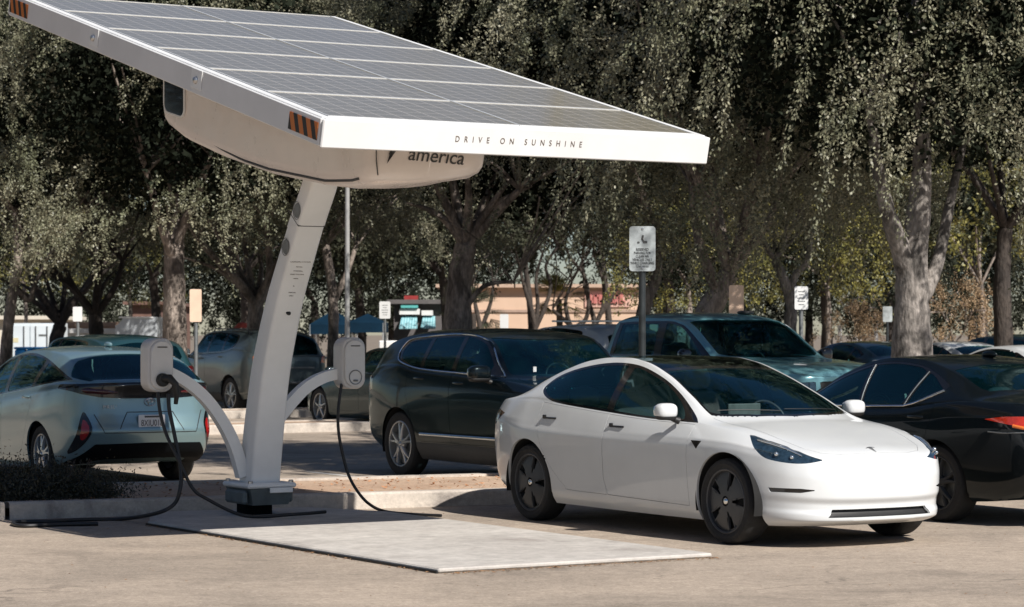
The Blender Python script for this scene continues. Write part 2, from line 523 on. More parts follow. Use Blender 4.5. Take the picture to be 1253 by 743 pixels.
def make_wheel(parent, pos, sd, r=.334, w=.225, rr=.245, style='spokes', rim_mat='alloy', nsp=5, name='wheel', detail=True):
    """sd = +1 for the car's left; the wheel axis is local x. The tyre is the wheel's own mesh, its rim and cap are sub-parts"""
    hw = w / 2
    tb = MB()
    prof = [(rr - .012, hw * .78), (rr + .004, hw * .86), (rr + .03, hw * .97), (r - .045, hw), (r - .018, hw * .93), (r - .004, hw * .74), (r, hw * .45)]
    full = prof + [(a, -b) for a, b in reversed(prof)] + [(rr - .012, -hw * .78)]
    n = 56 if detail else 28
    tb.lathe([(a, b * sd) for a, b in full] + [(rr - .012, hw * .78 * sd)], n, axis='x')
    tyre = tb.build(name, M['rubber'], parent, 35); tyre.location = pos
    rb = MB()
    # barrel + lip
    rb.lathe([(rr + .003, hw * .86 * sd), (rr - .004, hw * .90 * sd), (rr - .014, hw * .86 * sd), (rr - .02, hw * .55 * sd), (rr - .03, -hw * .8 * sd)], n, axis='x')
    face = hw * .70 * sd
    if style == 'spokes':
        for k in range(nsp):
            a = 2 * PI * k / nsp + .3
            for da in ((-.13, .13) if detail else (0,)):
                r0, r1 = .05, rr - .012
                pts = []
                for (rad, hwid, dx) in ((r0, .024, .012), (.5 * (r0 + r1), .015, .004), (r1, .013, -.006)):
                    aa = a + da * (rad / r1) * 1.6
                    c = (face + dx * sd, rad * math.cos(aa), rad * math.sin(aa))
                    t = (-math.sin(aa), math.cos(aa))
                    pts.append((c, t, hwid))
                vs = []
                for c, t, hwid in pts:
                    for ux, dz in ((-1, 0), (-.6, .012), (.6, .012), (1, 0), (1, -.03), (-1, -.03)):
                        vs.append((c[0] + dz * sd, c[1] + t[0] * ux * hwid, c[2] + t[1] * ux * hwid))
                fs = []
                for i in range(2):
                    for j in range(6):
                        fs.append((i * 6 + j, i * 6 + (j + 1) % 6, i * 6 + 6 + (j + 1) % 6, i * 6 + 6 + j))
                fs += [(0, 1, 2, 3, 4, 5), (17, 16, 15, 14, 13, 12)]
                rb.add(vs, fs)
        rb.lathe([(0, face + .012 * sd), (.05, face + .012 * sd), (.066, face), (.07, face - .03 * sd)], 24, axis='x')
    elif style == 'cover':
        # flat aero cover with tapered openings
        nseg = 60; rad = [.04, .085, .13, .19, rr - .03, rr - .006]
        dome = [.016, .014, .010, .004, -.004, -.012]
        vs = []; fs = []
        for i, rd in enumerate(rad):
            for k in range(nseg):
                a = 2 * PI * k / nseg
                vs.append((face + (dome[i] + .004) * sd, rd * math.cos(a), rd * math.sin(a)))
        for i in range(len(rad) - 1):
            for k in range(nseg):
                ph = (k + .5) / nseg * nsp % 1.0
                hole = (1 <= i <= 3) and abs(ph - .5) < (.10 if i == 1 else .14 if i == 2 else .15)
                if hole: continue
                k2 = (k + 1) % nseg
                fs.append((i * nseg + k, i * nseg + k2, (i + 1) * nseg + k2, (i + 1) * nseg + k))
        rb.add(vs, fs)
        for k in range(nsp):   # folded edge of each blade
            for e in (-.15, .15):
                a = 2 * PI * ((k + .5) + e) / nsp
                t = (-math.sin(a), math.cos(a))
                rb.box((0, 0, 0), (.02, .012, .16), M=Matrix.Translation((face - .004 * sd, .145 * math.cos(a), .145 * math.sin(a))) @ Matrix.Rotation(a - PI / 2 , 4, 'X'))
    rim = rb.build('rim', M[rim_mat], tyre, 35)
    db = MB(); db.lathe([(0, face - .055 * sd), (rr - .03, face - .055 * sd), (rr - .03, face - .08 * sd)], 32, axis='x')
    db.build('brake_disc', M['steel_post'] if style == 'spokes' else M['black_plastic'], tyre)
    cb = MB(); cb.lathe([(0, face + .028 * sd), (.02, face + .027 * sd), (.028, face + .018 * sd), (.03, face)], 18, axis='x')
    cb.build('hub_cap', M['chrome' if style == 'cover' else rim_mat], tyre, 60)
    return tyre

def ribbon(pts, w, t, name, mat, parent, nrm=None, smooth=30):
    """thin raised moulding along 3-D points"""
    mb = MB(); mb.tube(pts, w, 6); return mb.build(name, mat, parent, 60)

def surf_x(B, q, z, sd=1, rmin=0, rmax=9):
    """x of the body side at (y=q, z)"""
    m = (B.half == sd) & (B.row >= rmin) & (B.row <= rmax) & (np.abs(B.FN[:, 0]) > .15)
    C = B.C[m]; d = (C[:, 1] - q)**2 + (C[:, 2] - z)**2
    i = np.argsort(d)[:4]; w = 1 / (d[i] + 1e-6)
    return float((C[i, 0] * w).sum() / w.sum())
def surf_pt(B, a, b, proj, ymin=None, ymax=None, rmin=-9):
    if proj == 'top': m = (B.FN[:, 2] > .1) & (B.row >= rmin); A = (0, 1); o = 2
    elif proj == 'front': m = (B.C[:, 1] < .2) & (B.FN[:, 1] < -.1); A = (0, 2); o = 1
    elif proj == 'rear': m = (B.C[:, 1] > 1.5) & (B.FN[:, 1] > .1); A = (0, 2); o = 1
    C = B.C[m]; Nn = B.FN[m]; d = (C[:, A[0]] - a)**2 + (C[:, A[1]] - b)**2
    i = np.argsort(d)[:4]; w = 1 / (d[i] + 1e-6); w /= w.sum()
    p = (C[i] * w[:, None]).sum(0); n = (Nn[i] * w[:, None]).sum(0)
    p = p.copy(); p[A[0]] = a; p[A[1]] = b
    return p, n / np.linalg.norm(n)

def line_on_side(B, pts, sd, off=.002, n=6, smooth=True, rmin=0):
    P = smoothpoly(pts, n, closed=False) if smooth else np.array(pts)
    return [(surf_x(B, q, z, sd, rmin) + off * sd, q, z) for q, z in P]
def blob(mb, c, r, n=12, m=8, e=2.6, M=None, cutz=None):
    """superellipsoid"""
    vs = []; fs = []
    sp = lambda v, p: math.copysign(abs(v)**p, v)
    for i in range(m + 1):
        a = -PI / 2 + PI * i / m
        for k in range(n):
            b = 2 * PI * k / n
            p = [r[0] * sp(math.cos(a), 2 / e) * sp(math.cos(b), 2 / e), r[1] * sp(math.cos(a), 2 / e) * sp(math.sin(b), 2 / e), r[2] * sp(math.sin(a), 2 / e)]
            q = Vector((p[0] + c[0], p[1] + c[1], p[2] + c[2]))
            if M is not None: q = M @ q
            vs.append(tuple(q))
    for i in range(m):
        for k in range(n):
            k2 = (k + 1) % n
            fs.append((i * n + k, i * n + k2, (i + 1) * n + k2, (i + 1) * n + k))
    mb.add(vs, fs)
    return mb

def mirror_part(parent, sd, c, r, paintm, base=None, glass=True):
    mb = MB(); blob(mb, (c[0] * sd, c[1], c[2]), r, 20, 12, 3.0)
    o = mb.build('side_mirror', paintm, parent, 50)
    ab = MB(); ab.tube([((c[0] - r[0] * .6) * sd, c[1], c[2] - r[2] * .9), ((c[0] - r[0] * 1.25) * sd, c[1] - .02, c[2] - r[2] * 1.25)], [.022, .03], 8)
    blob(ab, (c[0] * sd, c[1] + .002, c[2] - r[2] * .72), (r[0] * .96, r[1] * .95, r[2] * .42), 20, 6, 3.0)
    ab.build('mirror_foot', M['rubber_trim'], o, 50)
    if glass:
        gb = MB(); blob(gb, (c[0] * sd, c[1] + r[1] * .93, c[2]), (r[0] * .84, .012, r[2] * .8), 18, 6, 3.5)
        gb.build('mirror_glass', M['lamp_bright'], o, 40)
    return o

def seat(parent, x, y, z0, mat, back=.62, w=.26, name='seat', head=True):
    mb = MB()
    blob(mb, (x, y - .02, z0), (w, .27, .09), 16, 8, 3.2)
    Mx = Matrix.Translation((x, y + .24, z0)) @ Matrix.Rotation(R(-16), 4, 'X')
    blob(mb, (0, 0, back * .5), (w * .98, .08, back * .52), 16, 10, 3.2, M=Mx)
    o = mb.build(name, mat, parent, 60)
    if head:
        hb = MB(); blob(hb, (0, 0, back + .12), (w * .52, .055, .10), 14, 8, 2.8, M=Mx); hb.build('headrest', mat, o, 60)
    return o

def cabin(parent, P, mat='cabin', seatmat='cabin'):
    """dashboard, wheel, seats, floor"""
    q0, zb, hw = P['dash'], P['belt'], P['hw']
    mb = MB(); blob(mb, (0, q0 + .12, zb - .13), (hw, .34, .14), 24, 8, 3.5)
    d = mb.build('dashboard', M[mat], parent, 60)
    mb = MB(); 
    Mx = Matrix.Translation((P['drv'] * hw * .48, q0 + .52, zb - .05)) @ Matrix.Rotation(R(64), 4, 'X')
    ring = [(.185 * math.cos(a), .185 * math.sin(a), 0) for a in np.linspace(0, 2 * PI, 33)]
    mb.tube([tuple(Mx @ Vector(p)) for p in ring], .015, 8, cap=False)
    mb.tube([tuple(Mx @ Vector((-.18, 0, 0))), tuple(Mx @ Vector((.18, 0, 0)))], .018, 8)
    blob(mb, (0, 0, 0), (.07, .05, .02), 12, 6, 2.5, M=Mx)
    mb.build('steering_wheel', M['black_plastic'], parent, 50)
    for sx in (-1, 1):
        seat(parent, sx * hw * .50, q0 + 1.12, zb - .42, M[seatmat], name='front_seat')
        seat(parent, sx * hw * .52, q0 + 1.86, zb - .44, M[seatmat], name='rear_seat', w=.30, back=.46)
    mb = MB(); mb.box((0, q0 + 1.15, zb - .58), (hw * 1.9, 2.7, .05)); mb.box((0, q0 + 2.42, zb - .25), (hw * 1.75, .10, .55)); mb.build('cabin_floor', M['cabin'], parent)

def finish_body(B, parent, paintm, name='body'):
    return B.part([0], name, paintm, parent, rim=.02)

def place_car(name, px_ref, label, cat='car', rev=False, group=None):
    """px_ref: world (x, y) of the midpoint of the front axle; rev: nose pointing away from the camera"""
    return empty(name, (px_ref[0], px_ref[1], 0), TH + (PI if rev else 0), label, cat, group)

def wheel_wells(B, parent, wb, zc, r, depth=.34, xs=.93):
    for q in (0, wb):
        B_ = MB()
        for sd in (1, -1):
            a = np.linspace(-.25, PI + .25, 26)
            ring = [(q + (r + .012) * math.cos(t), zc + (r + .012) * math.sin(t)) for t in a]
            x0, x1 = sd * (xs - .035), sd * (xs - depth - .12)
            vs = [(x0, u, v) for u, v in ring] + [(x1, u, v) for u, v in ring]
            n = len(ring)
            B_.add(vs, [(i, i + 1, n + i + 1, n + i) for i in range(n - 1)])
            B_.add([(x1, u, v) for u, v in ring] + [(x1, q, zc)], [(i, i + 1, n) for i in range(n - 1)])
        B_.build('wheel_arch_liner', M['well'], parent, 60)

M3 = dict(
    plan=[(-.805, 0), (-.80, .2), (-.77, .42), (-.70, .60), (-.56, .745), (-.38, .825), (-.15, .872), (.15, .892), (.6, .896), (1.2, .902), (2.0, .910), (2.6, .915), (2.95, .912), (3.3, .872), (3.6, .78), (3.73, .66), (3.80, .42), (3.82, .2), (3.825, 0)],
    bottom=[(-.84, .17), (-.5, .165), (.4, .165), (2.5, .175), (3.3, .22), (3.85, .26)],
    shoulder=[(-.805, .645), (-.6, .70), (-.3, .755), (0, .79), (.5, .802), (1.6, .812), (2.8, .85), (3.4, .90), (3.825, .93)],
    centre=[(-.805, .662), (-.76, .705), (-.68, .742), (-.5, .792), (-.2, .862), (.1, .925), (.20, .945), (.27, .968), (.6, 1.115), (1.0, 1.272), (1.3, 1.36), (1.6, 1.418), (1.95, 1.443), (2.3, 1.432), (2.7, 1.37), (3.1, 1.245), (3.38, 1.13), (3.5, 1.095), (3.65, 1.082), (3.76, 1.06), (3.80, 1.02), (3.825, .945)],
    belt=[(-.805, .652), (-.72, .69), (-.55, .745), (-.3, .812), (0, .872), (.45, .918), (1.1, .938), (1.76, .978), (2.47, 1.03), (2.9, 1.062), (3.3, 1.055), (3.6, 1.03), (3.825, .937)],
    shoulder_round=1.15,
    kbelt=[(-.805, .93), (-.4, .90), (0, .885), (.45, .905), (1, .922), (2.4, .93), (2.9, .91), (3.3, .90), (3.825, .9)],
    rail=[(-.805, .657), (-.72, .70), (-.5, .768), (0, .893), (.3, .928), (.43, .957), (.78, 1.112), (1.19, 1.282), (1.57, 1.39), (1.85, 1.423), (2.07, 1.422), (2.35, 1.395), (2.65, 1.325), (2.985, 1.205), (3.185, 1.125), (3.4, 1.068), (3.6, 1.045), (3.76, 1.0), (3.825, .94)],
    krail=[(-.805, .75), (-.3, .76), (.1, .79), (.43, .80), (.8, .745), (1.2, .675), (1.7, .635), (2.2, .64), (2.65, .68), (3.0, .745), (3.3, .79), (3.825, .8)],
    nose=[(0, .09), (.05, .0), (.10, -.043), (.18, -.040), (.26, -.014), (.33, -.014), (.45, -.040), (.7, -.035), (.88, -.016), (1, 0)],
    tail=[(0, -.15), (.12, -.03), (.3, .02), (.6, .035), (.85, .012), (1, 0)],
    side=[(0, .925), (.07, .958), (.14, .978), (.3, .992), (.55, 1.008), (.80, 1.019), (.90, 1.018), (1, 1.0)],
    wb=2.875, flare=.012, crown=2.3)

def build_m3():
    car = place_car('parked_car', (2.407, 19.92), 'white electric sedan with black glass roof and dark wheel covers parked beside the solar canopy', 'car')
    B = Body(M3, 330, 1.3)
    zc, rt = .335, .334
    for q in (0, 2.875):
        B.cut('x', arch_poly(q, zc + .005, .375, sx=1.0), 'side', rmax=1.2, nf=lambda C, Nn: C[:, 2] < 2)
    arch = [t for t in B.names]
    dlo = smoothpoly([(.47, .923), (1.09, .938), (1.76, .978), (2.40, 1.024), (2.62, 1.055), (2.78, 1.11), (2.83, 1.165), (2.74, 1.245), (2.53, 1.312), (2.19, 1.366), (1.85, 1.383), (1.53, 1.352), (1.18, 1.256), (.88, 1.135), (.56, .972)], 6, sharp=(0,))
    t_dlo = B.cut('dlo', dlo, 'side', rmin=1.9, rmax=3.02)
    p1 = smoothpoly([(.66, .948), (1.09, .955), (1.645, .990), (1.635, 1.345), (1.53, 1.332), (1.18, 1.236), (.90, 1.118), (.72, 1.01)], 6, sharp=(0, 2, 3))
    p2 = smoothpoly([(1.735, .996), (2.40, 1.044), (2.60, 1.072), (2.745, 1.122), (2.79, 1.165), (2.71, 1.230), (2.52, 1.292), (2.19, 1.345), (1.90, 1.362), (1.725, 1.358)], 6, sharp=(0, 9))
    w1 = B.cut('w', p1, 'side', rmin=1.9, rmax=3.05, only=t_dlo); w2 = B.cut('w', p2, 'side', rmin=1.9, rmax=3.05, only=t_dlo)
    # glass top
    full = lambda pts: [(x, y) for x, y in pts] + [(-x, y) for x, y in reversed(pts) if x > 1e-6]
    top = B.cut('top', full([(0, .265), (.35, .30), (.55, .37), (.66, .45), (.74, .52), (.8, 1.2), (.8, 3.0), (.62, 3.30), (.35, 3.385), (0, 3.40)]), 'top', (0,), rmin=3.075)
    ws = B.cut('ws', full([(0, .305), (.33, .335), (.53, .405), (.63, .475), (.70, .60), (.62, 1.0), (.545, 1.27), (.3, 1.235), (0, 1.22)]), 'top', (0,), rmin=3.1, only=top)
    rf = B.cut('rf', full([(0, 1.30), (.3, 1.315), (.8, 1.36), (.8, 2.28), (.3, 2.32), (0, 2.33)]), 'top', (0,), rmin=3.1, only=top)
    rg = B.cut('rg', full([(0, 2.38), (.3, 2.37), (.8, 2.33), (.8, 2.9), (.57, 3.26), (.35, 3.335), (0, 3.355)]), 'top', (0,), rmin=3.12, only=top)
    hood = B.cut('hood', full([(0, -.748), (.32, -.728), (.47, -.675), (.56, -.56), (.61, -.35), (.655, 0), (.70, .42), (.66, .435), (.55, .355), (.35, .285), (0, .25)]), 'top', (0,), rmin=1.2)
    hl = smoothpoly([(.435, .850), (.345, .838), (.2, .803), (.065, .752), (-.05, .708), (-.168, .671), (-.05, .650), (.065, .648), (.2, .664), (.30, .692), (.38, .76)], 6, sharp=(0, 5))
    lamp = B.cut('lamp', hl, 45., rmin=.5, rmax=2.4, ymax=.2)
    fog = B.cut('fog', [(.26, .462), (.245, .428), (.0, .426), (-.13, .447), (0, .459)], 45., rmin=.2, rmax=.9, ymax=0)
    gr = B.cut('gr', [(-.50, .238), (.50, .238), (.455, .298), (-.455, .298)], 'front', (0,), rmin=0, rmax=.9, ymax=-.5)
    tl = B.cut('tl', smoothpoly([(3.36, .925), (3.55, .952), (3.80, .955), (3.86, .80), (3.70, .79), (3.52, .84)], 4, sharp=(0, 2, 3)), 'side', rmin=.5, rmax=1.9)
    fd = B.cut('fd', [(.486, .97), (.486, .268), (1.642, .292), (1.685, .43), (1.672, 1.05)], 'side', rmin=0, rmax=1.98)
    rd = B.cut('rd', smoothpoly([(1.672, 1.05), (1.685, .43), (1.642, .292), (2.215, .302), (2.30, .335), (2.50, .50), (2.66, .72), (2.715, .90), (2.70, 1.12)], 5, sharp=(0, 1, 2, 8)), 'side', rmin=0, rmax=1.98)
    tk = B.cut('tk', full([(0, 3.42), (.36, 3.405), (.60, 3.335), (.66, 3.36), (.64, 3.72), (.5, 3.80), (0, 3.86)]), 'top', (0,), rmin=1.9)
    B.normals()
    W = M['white_paint']
    body = finish_body(B, car, W)
    B.part(hood, 'bonnet', W, car, gap=.004)
    for t in fd: B.part([t], 'front_door', W, car, gap=.004)
    for t in rd: B.part([t], 'rear_door', W, car, gap=.003)
    B.part(tk, 'boot_lid', W, car, gap=.003)
    for t in t_dlo: B.part([t], 'window_trim', M['gloss_black'], car, off=-.002)
    for t in w1 + w2: B.part([t], 'side_window', M['glass_mid'], car, off=-.004)
    B.part(top, 'roof_trim', M['gloss_black'], car, off=-.001)
    B.part(ws, 'windscreen', M['glass'], car, off=-.003)
    B.part(rf, 'glass_roof', M['glass_roof'], car, off=-.002)
    B.part(rg, 'rear_window', M['glass_mid'], car, off=-.003)
    for t, sd in zip(lamp, (1, -1)):
        o = B.part([t], 'headlight', M['lamp_glass'], car, off=-.004)
        mb = MB()
        # bright daytime strip along the top edge and lens pots
        pts = []
        for u, z in ((.36, .815), (.25, .79), (.12, .75), (0, .705)):
            m = (B.half == sd) & (B.C[:, 1] < .2) & (B.row > .4) & (B.row < 2.5)
            uu = (B.C[:, 0] * sd + B.C[:, 1]) * .70711
            d = (uu - u)**2 + (B.C[:, 2] - z)**2; d[~m] = 9; i = int(np.argmin(d)); p = B.C[i] + B.FN[i] * .003
            pts.append(p)
        mb.tube(pts, [.006, .016, .016, .006], 8)
        mb.build('running_light', M['lamp_bright'], o, 60)
        for u, z, r_ in ((.20, .715, .017), (.08, .695, .016)):
            mb = MB()
            uu = (B.C[:, 0] * sd + B.C[:, 1]) * .70711
            d = (uu - u)**2 + (B.C[:, 2] - z)**2; d[~m] = 9; i = int(np.argmin(d)); p = B.C[i] + B.FN[i] * .002
            blob(mb, p, (r_, r_, r_), 12, 8, 2)
            mb.build('lamp_lens', M['lamp_bright'], o, 60)
    for t in fog: B.part([t], 'fog_lamp_slot', M['gloss_black'], car, off=-.012)
    B.part(gr, 'lower_grille', M['rubber_trim'], car, off=-.03, rim=0)
    for t in tl: B.part([t], 'tail_light', M['dark_red_lens'], car, off=.001)
    wheel_wells(B, car, 2.875, zc, .375)
    for q in (0, 2.875):
        for sd in (1, -1):
            make_wheel(car, (sd * .785, q, rt), sd, rt, .235, .25, 'cover', 'alloy_dark', 5)
    for sd in (1, -1):
        mirror_part(car, sd, (.955, .705, 1.012), (.092, .068, .064), W)
        for q, z in ((2.53, .902), (1.51, .862)):
            x = surf_x(B, q, z, sd, .3, 2)
            mb = MB(); mb.box((x + .004 * sd, q, z), (.014, .20, .017), bev=.004); mb.box((x + .004 * sd, q + .085, z + .010), (.018, .045, .032), bev=.005)
            mb.build('door_handle', M['gloss_black'], car)
        x = surf_x(B, .37, .765, sd, .3, 2)
        mb = MB(); mb.prism([(.425, .79), (.30, .79), (.355, .725)], .012 * sd, lambda u, v, w: (x + w - .004 * sd, u, v)); mb.build('side_camera', M['gloss_black'], car)
    # emblem: a small T with a curved bar on the bonnet
    p, n = surf_pt(B, 0, -.70, 'top', rmin=2)
    Mx = Matrix.Translation(Vector(p) + Vector(n) * .004) @ Vector((0, 0, 1)).rotation_difference(Vector(n)).to_matrix().to_4x4()
    mb = MB()
    mb.prism([(-.042, .034), (-.03, .044), (0, .05), (.03, .044), (.042, .034), (.028, .038), (.012, .041), (0, -.045), (-.012, .041), (-.028, .038)], .004, lambda u, v, w: tuple(Mx @ Vector((u, v, w))))
    mb.build('bonnet_emblem', M['bolt_steel'], car)
    # cowl and wipers
    mb = MB()
    for x0, x1 in ((.55, -.02), (-.08, -.60)):
        pts = []
        for t in np.linspace(0, 1, 6):
            x = x0 + (x1 - x0) * t; y = .36 + .11 * min(1, abs(x) / .6)**2 + .03 * t
            p, n = surf_pt(B, x, y, 'top', rmin=3.05); pts.append(tuple(p + n * .006))
        mb.tube(pts, .004, 6)
    mb.build('wiper', M['rubber_trim'], car)
    cabin(car, dict(dash=.55, belt=.945, hw=.70, drv=1), seatmat='seat_grey')
    mb = MB(); mb.box((.02, .98, .955), (.33, .02, .19), bev=.006); mb.build('centre_screen', M['steel_post'], car)
    mb = MB(); mb.box((0, -.05, .20), (1.0, 1.2, .03)); mb.box((0, 1.44, .19), (1.5, 2.0, .03)); mb.box((0, 3.1, .26), (1.1, 1.1, .03)); mb.build('underside', M['well'], car)
    return car
FULL = lambda pts: [(x, y) for x, y in pts] + [(-x, y) for x, y in reversed(pts) if x > 1e-6]

def warp(S, fo=None, ro=None, wb=None, hz=1.0, wx=1.0):
    """the same body stretched to other overhangs, wheelbase, height and width"""
    pl = S['plan']; f0, wb0 = -pl[0][0], S['wb']; r0 = pl[-1][0] - wb0
    fo = fo or f0; ro = ro or r0; wb = wb or wb0
    def q(v): return v * fo / f0 if v < 0 else (v * wb / wb0 if v < wb0 else wb + (v - wb0) * ro / r0)
    T = dict(S); T['plan'] = [(q(a), b * wx) for a, b in pl]
    for k in ('bottom', 'shoulder', 'centre', 'belt', 'rail'): T[k] = [(q(a), b * hz) for a, b in S[k]]
    for k in ('kbelt', 'krail'): T[k] = [(q(a), b) for a, b in S[k]]
    T['wb'] = wb; T['q'] = q; T['hz'] = hz; T['wx'] = wx
    return T

SUV = dict(
    plan=[(-.90, 0), (-.89, .3), (-.84, .58), (-.70, .76), (-.42, .86), (0, .90), (.7, .912), (1.8, .92), (2.7, .918), (3.15, .905), (3.5, .865), (3.68, .77), (3.75, .6), (3.78, .3), (3.785, 0)],
    bottom=[(-.9, .25), (-.5, .22), (.4, .21), (2.4, .22), (3.2, .28), (3.8, .34)],
    shoulder=[(-.90, .90), (-.5, .97), (0, 1.0), (.7, 1.02), (2.7, 1.06), (3.3, 1.10), (3.785, 1.12)],
    centre=[(-.90, .93), (-.84, .99), (-.5, 1.06), (0, 1.11), (.3, 1.135), (.42, 1.17), (.9, 1.44), (1.15, 1.565), (1.45, 1.64), (2.0, 1.68), (2.7, 1.675), (3.2, 1.645), (3.42, 1.60), (3.50, 1.55), (3.62, 1.34), (3.72, 1.17), (3.785, 1.13)],
    belt=[(-.90, .915), (-.6, 1.0), (0, 1.06), (.6, 1.13), (1.27, 1.165), (1.98, 1.19), (2.45, 1.215), (2.9, 1.27), (3.3, 1.25), (3.6, 1.17), (3.785, 1.123)],
    kbelt=[(-.9, .93), (0, .9), (.5, .92), (1, .95), (2.7, .945), (3.3, .93), (3.785, .92)],
    rail=[(-.90, .92), (-.6, 1.02), (0, 1.08), (.45, 1.13), (.62, 1.17), (.81, 1.31), (1.06, 1.515), (1.19, 1.57), (1.44, 1.615), (1.84, 1.632), (2.4, 1.625), (2.9, 1.59), (3.25, 1.53), (3.42, 1.46), (3.58, 1.30), (3.70, 1.16), (3.785, 1.126)],
    krail=[(-.9, .75), (0, .78), (.6, .84), (1.06, .755), (1.5, .72), (2.5, .725), (3.2, .75), (3.5, .80), (3.785, .85)],
    nose=[(0, .12), (.1, .0), (.3, -.03), (.6, -.03), (.85, -.01), (1, 0)],
    tail=[(0, -.16), (.14, -.03), (.3, .01), (.55, .015), (.8, .01), (1, 0)],
    side=[(0, .90), (.08, .95), (.2, .99), (.45, 1.005), (.8, 1.012), (.93, 1.008), (1, 1.0)], wb=2.765, flare=.018, crown=2.4)

SEDAN = dict(
    plan=[(-.90, 0), (-.885, .3), (-.82, .55), (-.68, .74), (-.4, .84), (0, .885), (.8, .90), (2.0, .905), (2.7, .902), (3.1, .88), (3.5, .82), (3.72, .70), (3.83, .5), (3.88, .25), (3.89, 0)],
    bottom=[(-.9, .18), (0, .17), (2.6, .18), (3.3, .21), (3.9, .28)],
    shoulder=[(-.90, .66), (-.3, .76), (.4, .83), (1.4, .86), (2.6, .90), (3.4, .935), (3.89, .95)],
    centre=[(-.90, .69), (-.8, .76), (-.3, .87), (.1, .935), (.35, .975), (.8, 1.18), (1.15, 1.33), (1.5, 1.41), (1.95, 1.437), (2.3, 1.42), (2.7, 1.34), (3.05, 1.21), (3.25, 1.13), (3.45, 1.095), (3.75, 1.075), (3.84, 1.03), (3.89, .96)],
    belt=[(-.90, .675), (-.4, .80), (.3, .91), (1.47, .955), (2.21, .975), (2.6, 1.02), (3.0, 1.05), (3.5, 1.04), (3.89, .955)],
    kbelt=[(-.9, .93), (0, .89), (.5, .92), (1.2, .95), (2.6, .95), (3.0, .93), (3.89, .9)],
    rail=[(-.90, .68), (-.4, .82), (.1, .91), (.45, .955), (.8, 1.12), (1.14, 1.275), (1.47, 1.375), (1.77, 1.408), (2.1, 1.40), (2.4, 1.345), (2.7, 1.25), (2.95, 1.15), (3.15, 1.08), (3.5, 1.055), (3.8, 1.01), (3.89, .957)],
    krail=[(-.9, .75), (0, .78), (.45, .80), (.9, .72), (1.5, .66), (2.1, .66), (2.6, .71), (3.0, .78), (3.89, .82)],
    nose=[(0, .1), (.1, -.01), (.3, -.03), (.6, -.03), (.85, -.01), (1, 0)],
    tail=[(0, -.16), (.14, -.02), (.3, .03), (.55, .045), (.8, .02), (1, 0)],
    side=[(0, .92), (.08, .97), (.3, 1.0), (.55, 1.014), (.8, 1.015), (.93, 1.008), (1, 1.0)], wb=2.825, flare=.014, crown=2.4)

PRIUS = dict(
    plan=[(-.93, 0), (-.91, .25), (-.83, .5), (-.64, .69), (-.35, .79), (0, .835), (1, .855), (2.3, .862), (2.8, .86), (3.15, .835), (3.42, .785), (3.58, .69), (3.67, .5), (3.70, .25), (3.705, 0)],
    bottom=[(-.93, .18), (0, .16), (2.4, .17), (3.1, .22), (3.7, .30)],
    shoulder=[(-.93, .62), (-.3, .73), (0, .78), (1.3, .84), (2.0, .895), (2.7, .985), (3.3, 1.05), (3.705, 1.075)],
    centre=[(-.93, .65), (-.8, .73), (-.3, .84), (.0, .90), (.15, .94), (.7, 1.19), (1.1, 1.35), (1.5, 1.45), (1.9, 1.485), (2.4, 1.48), (2.85, 1.45), (3.02, 1.43), (3.10, 1.395), (3.4, 1.25), (3.6, 1.145), (3.66, 1.125), (3.705, 1.085)],
    belt=[(-.93, .635), (-.4, .76), (0, .85), (.4, .885), (1.32, .925), (2.02, .985), (2.7, 1.06), (3.2, 1.105), (3.5, 1.11), (3.705, 1.08)],
    kbelt=[(-.93, .93), (0, .9), (.5, .93), (1.5, .955), (2.6, .95), (3.2, .93), (3.705, .93)],
    rail=[(-.93, .64), (-.4, .78), (0, .87), (.35, .93), (.82, 1.235), (1.25, 1.37), (1.75, 1.43), (2.15, 1.435), (2.55, 1.415), (2.9, 1.375), (3.1, 1.32), (3.35, 1.21), (3.55, 1.14), (3.66, 1.11), (3.705, 1.082)],
    krail=[(-.93, .75), (0, .78), (.4, .82), (.9, .72), (1.5, .68), (2.4, .69), (2.9, .72), (3.2, .78), (3.5, .84), (3.705, .86)],
    nose=[(0, .1), (.1, -.01), (.3, -.03), (.6, -.03), (.85, -.01), (1, 0)],
    tail=[(0, -.10), (.1, -.02), (.22, .03), (.38, .07), (.5, .035), (.62, .01), (.85, -.005), (1, .0)],
    side=[(0, .93), (.08, .97), (.3, 1.0), (.5, 1.015), (.75, 1.02), (.9, 1.012), (1, 1.0)], wb=2.70, flare=.012, crown=2.6)

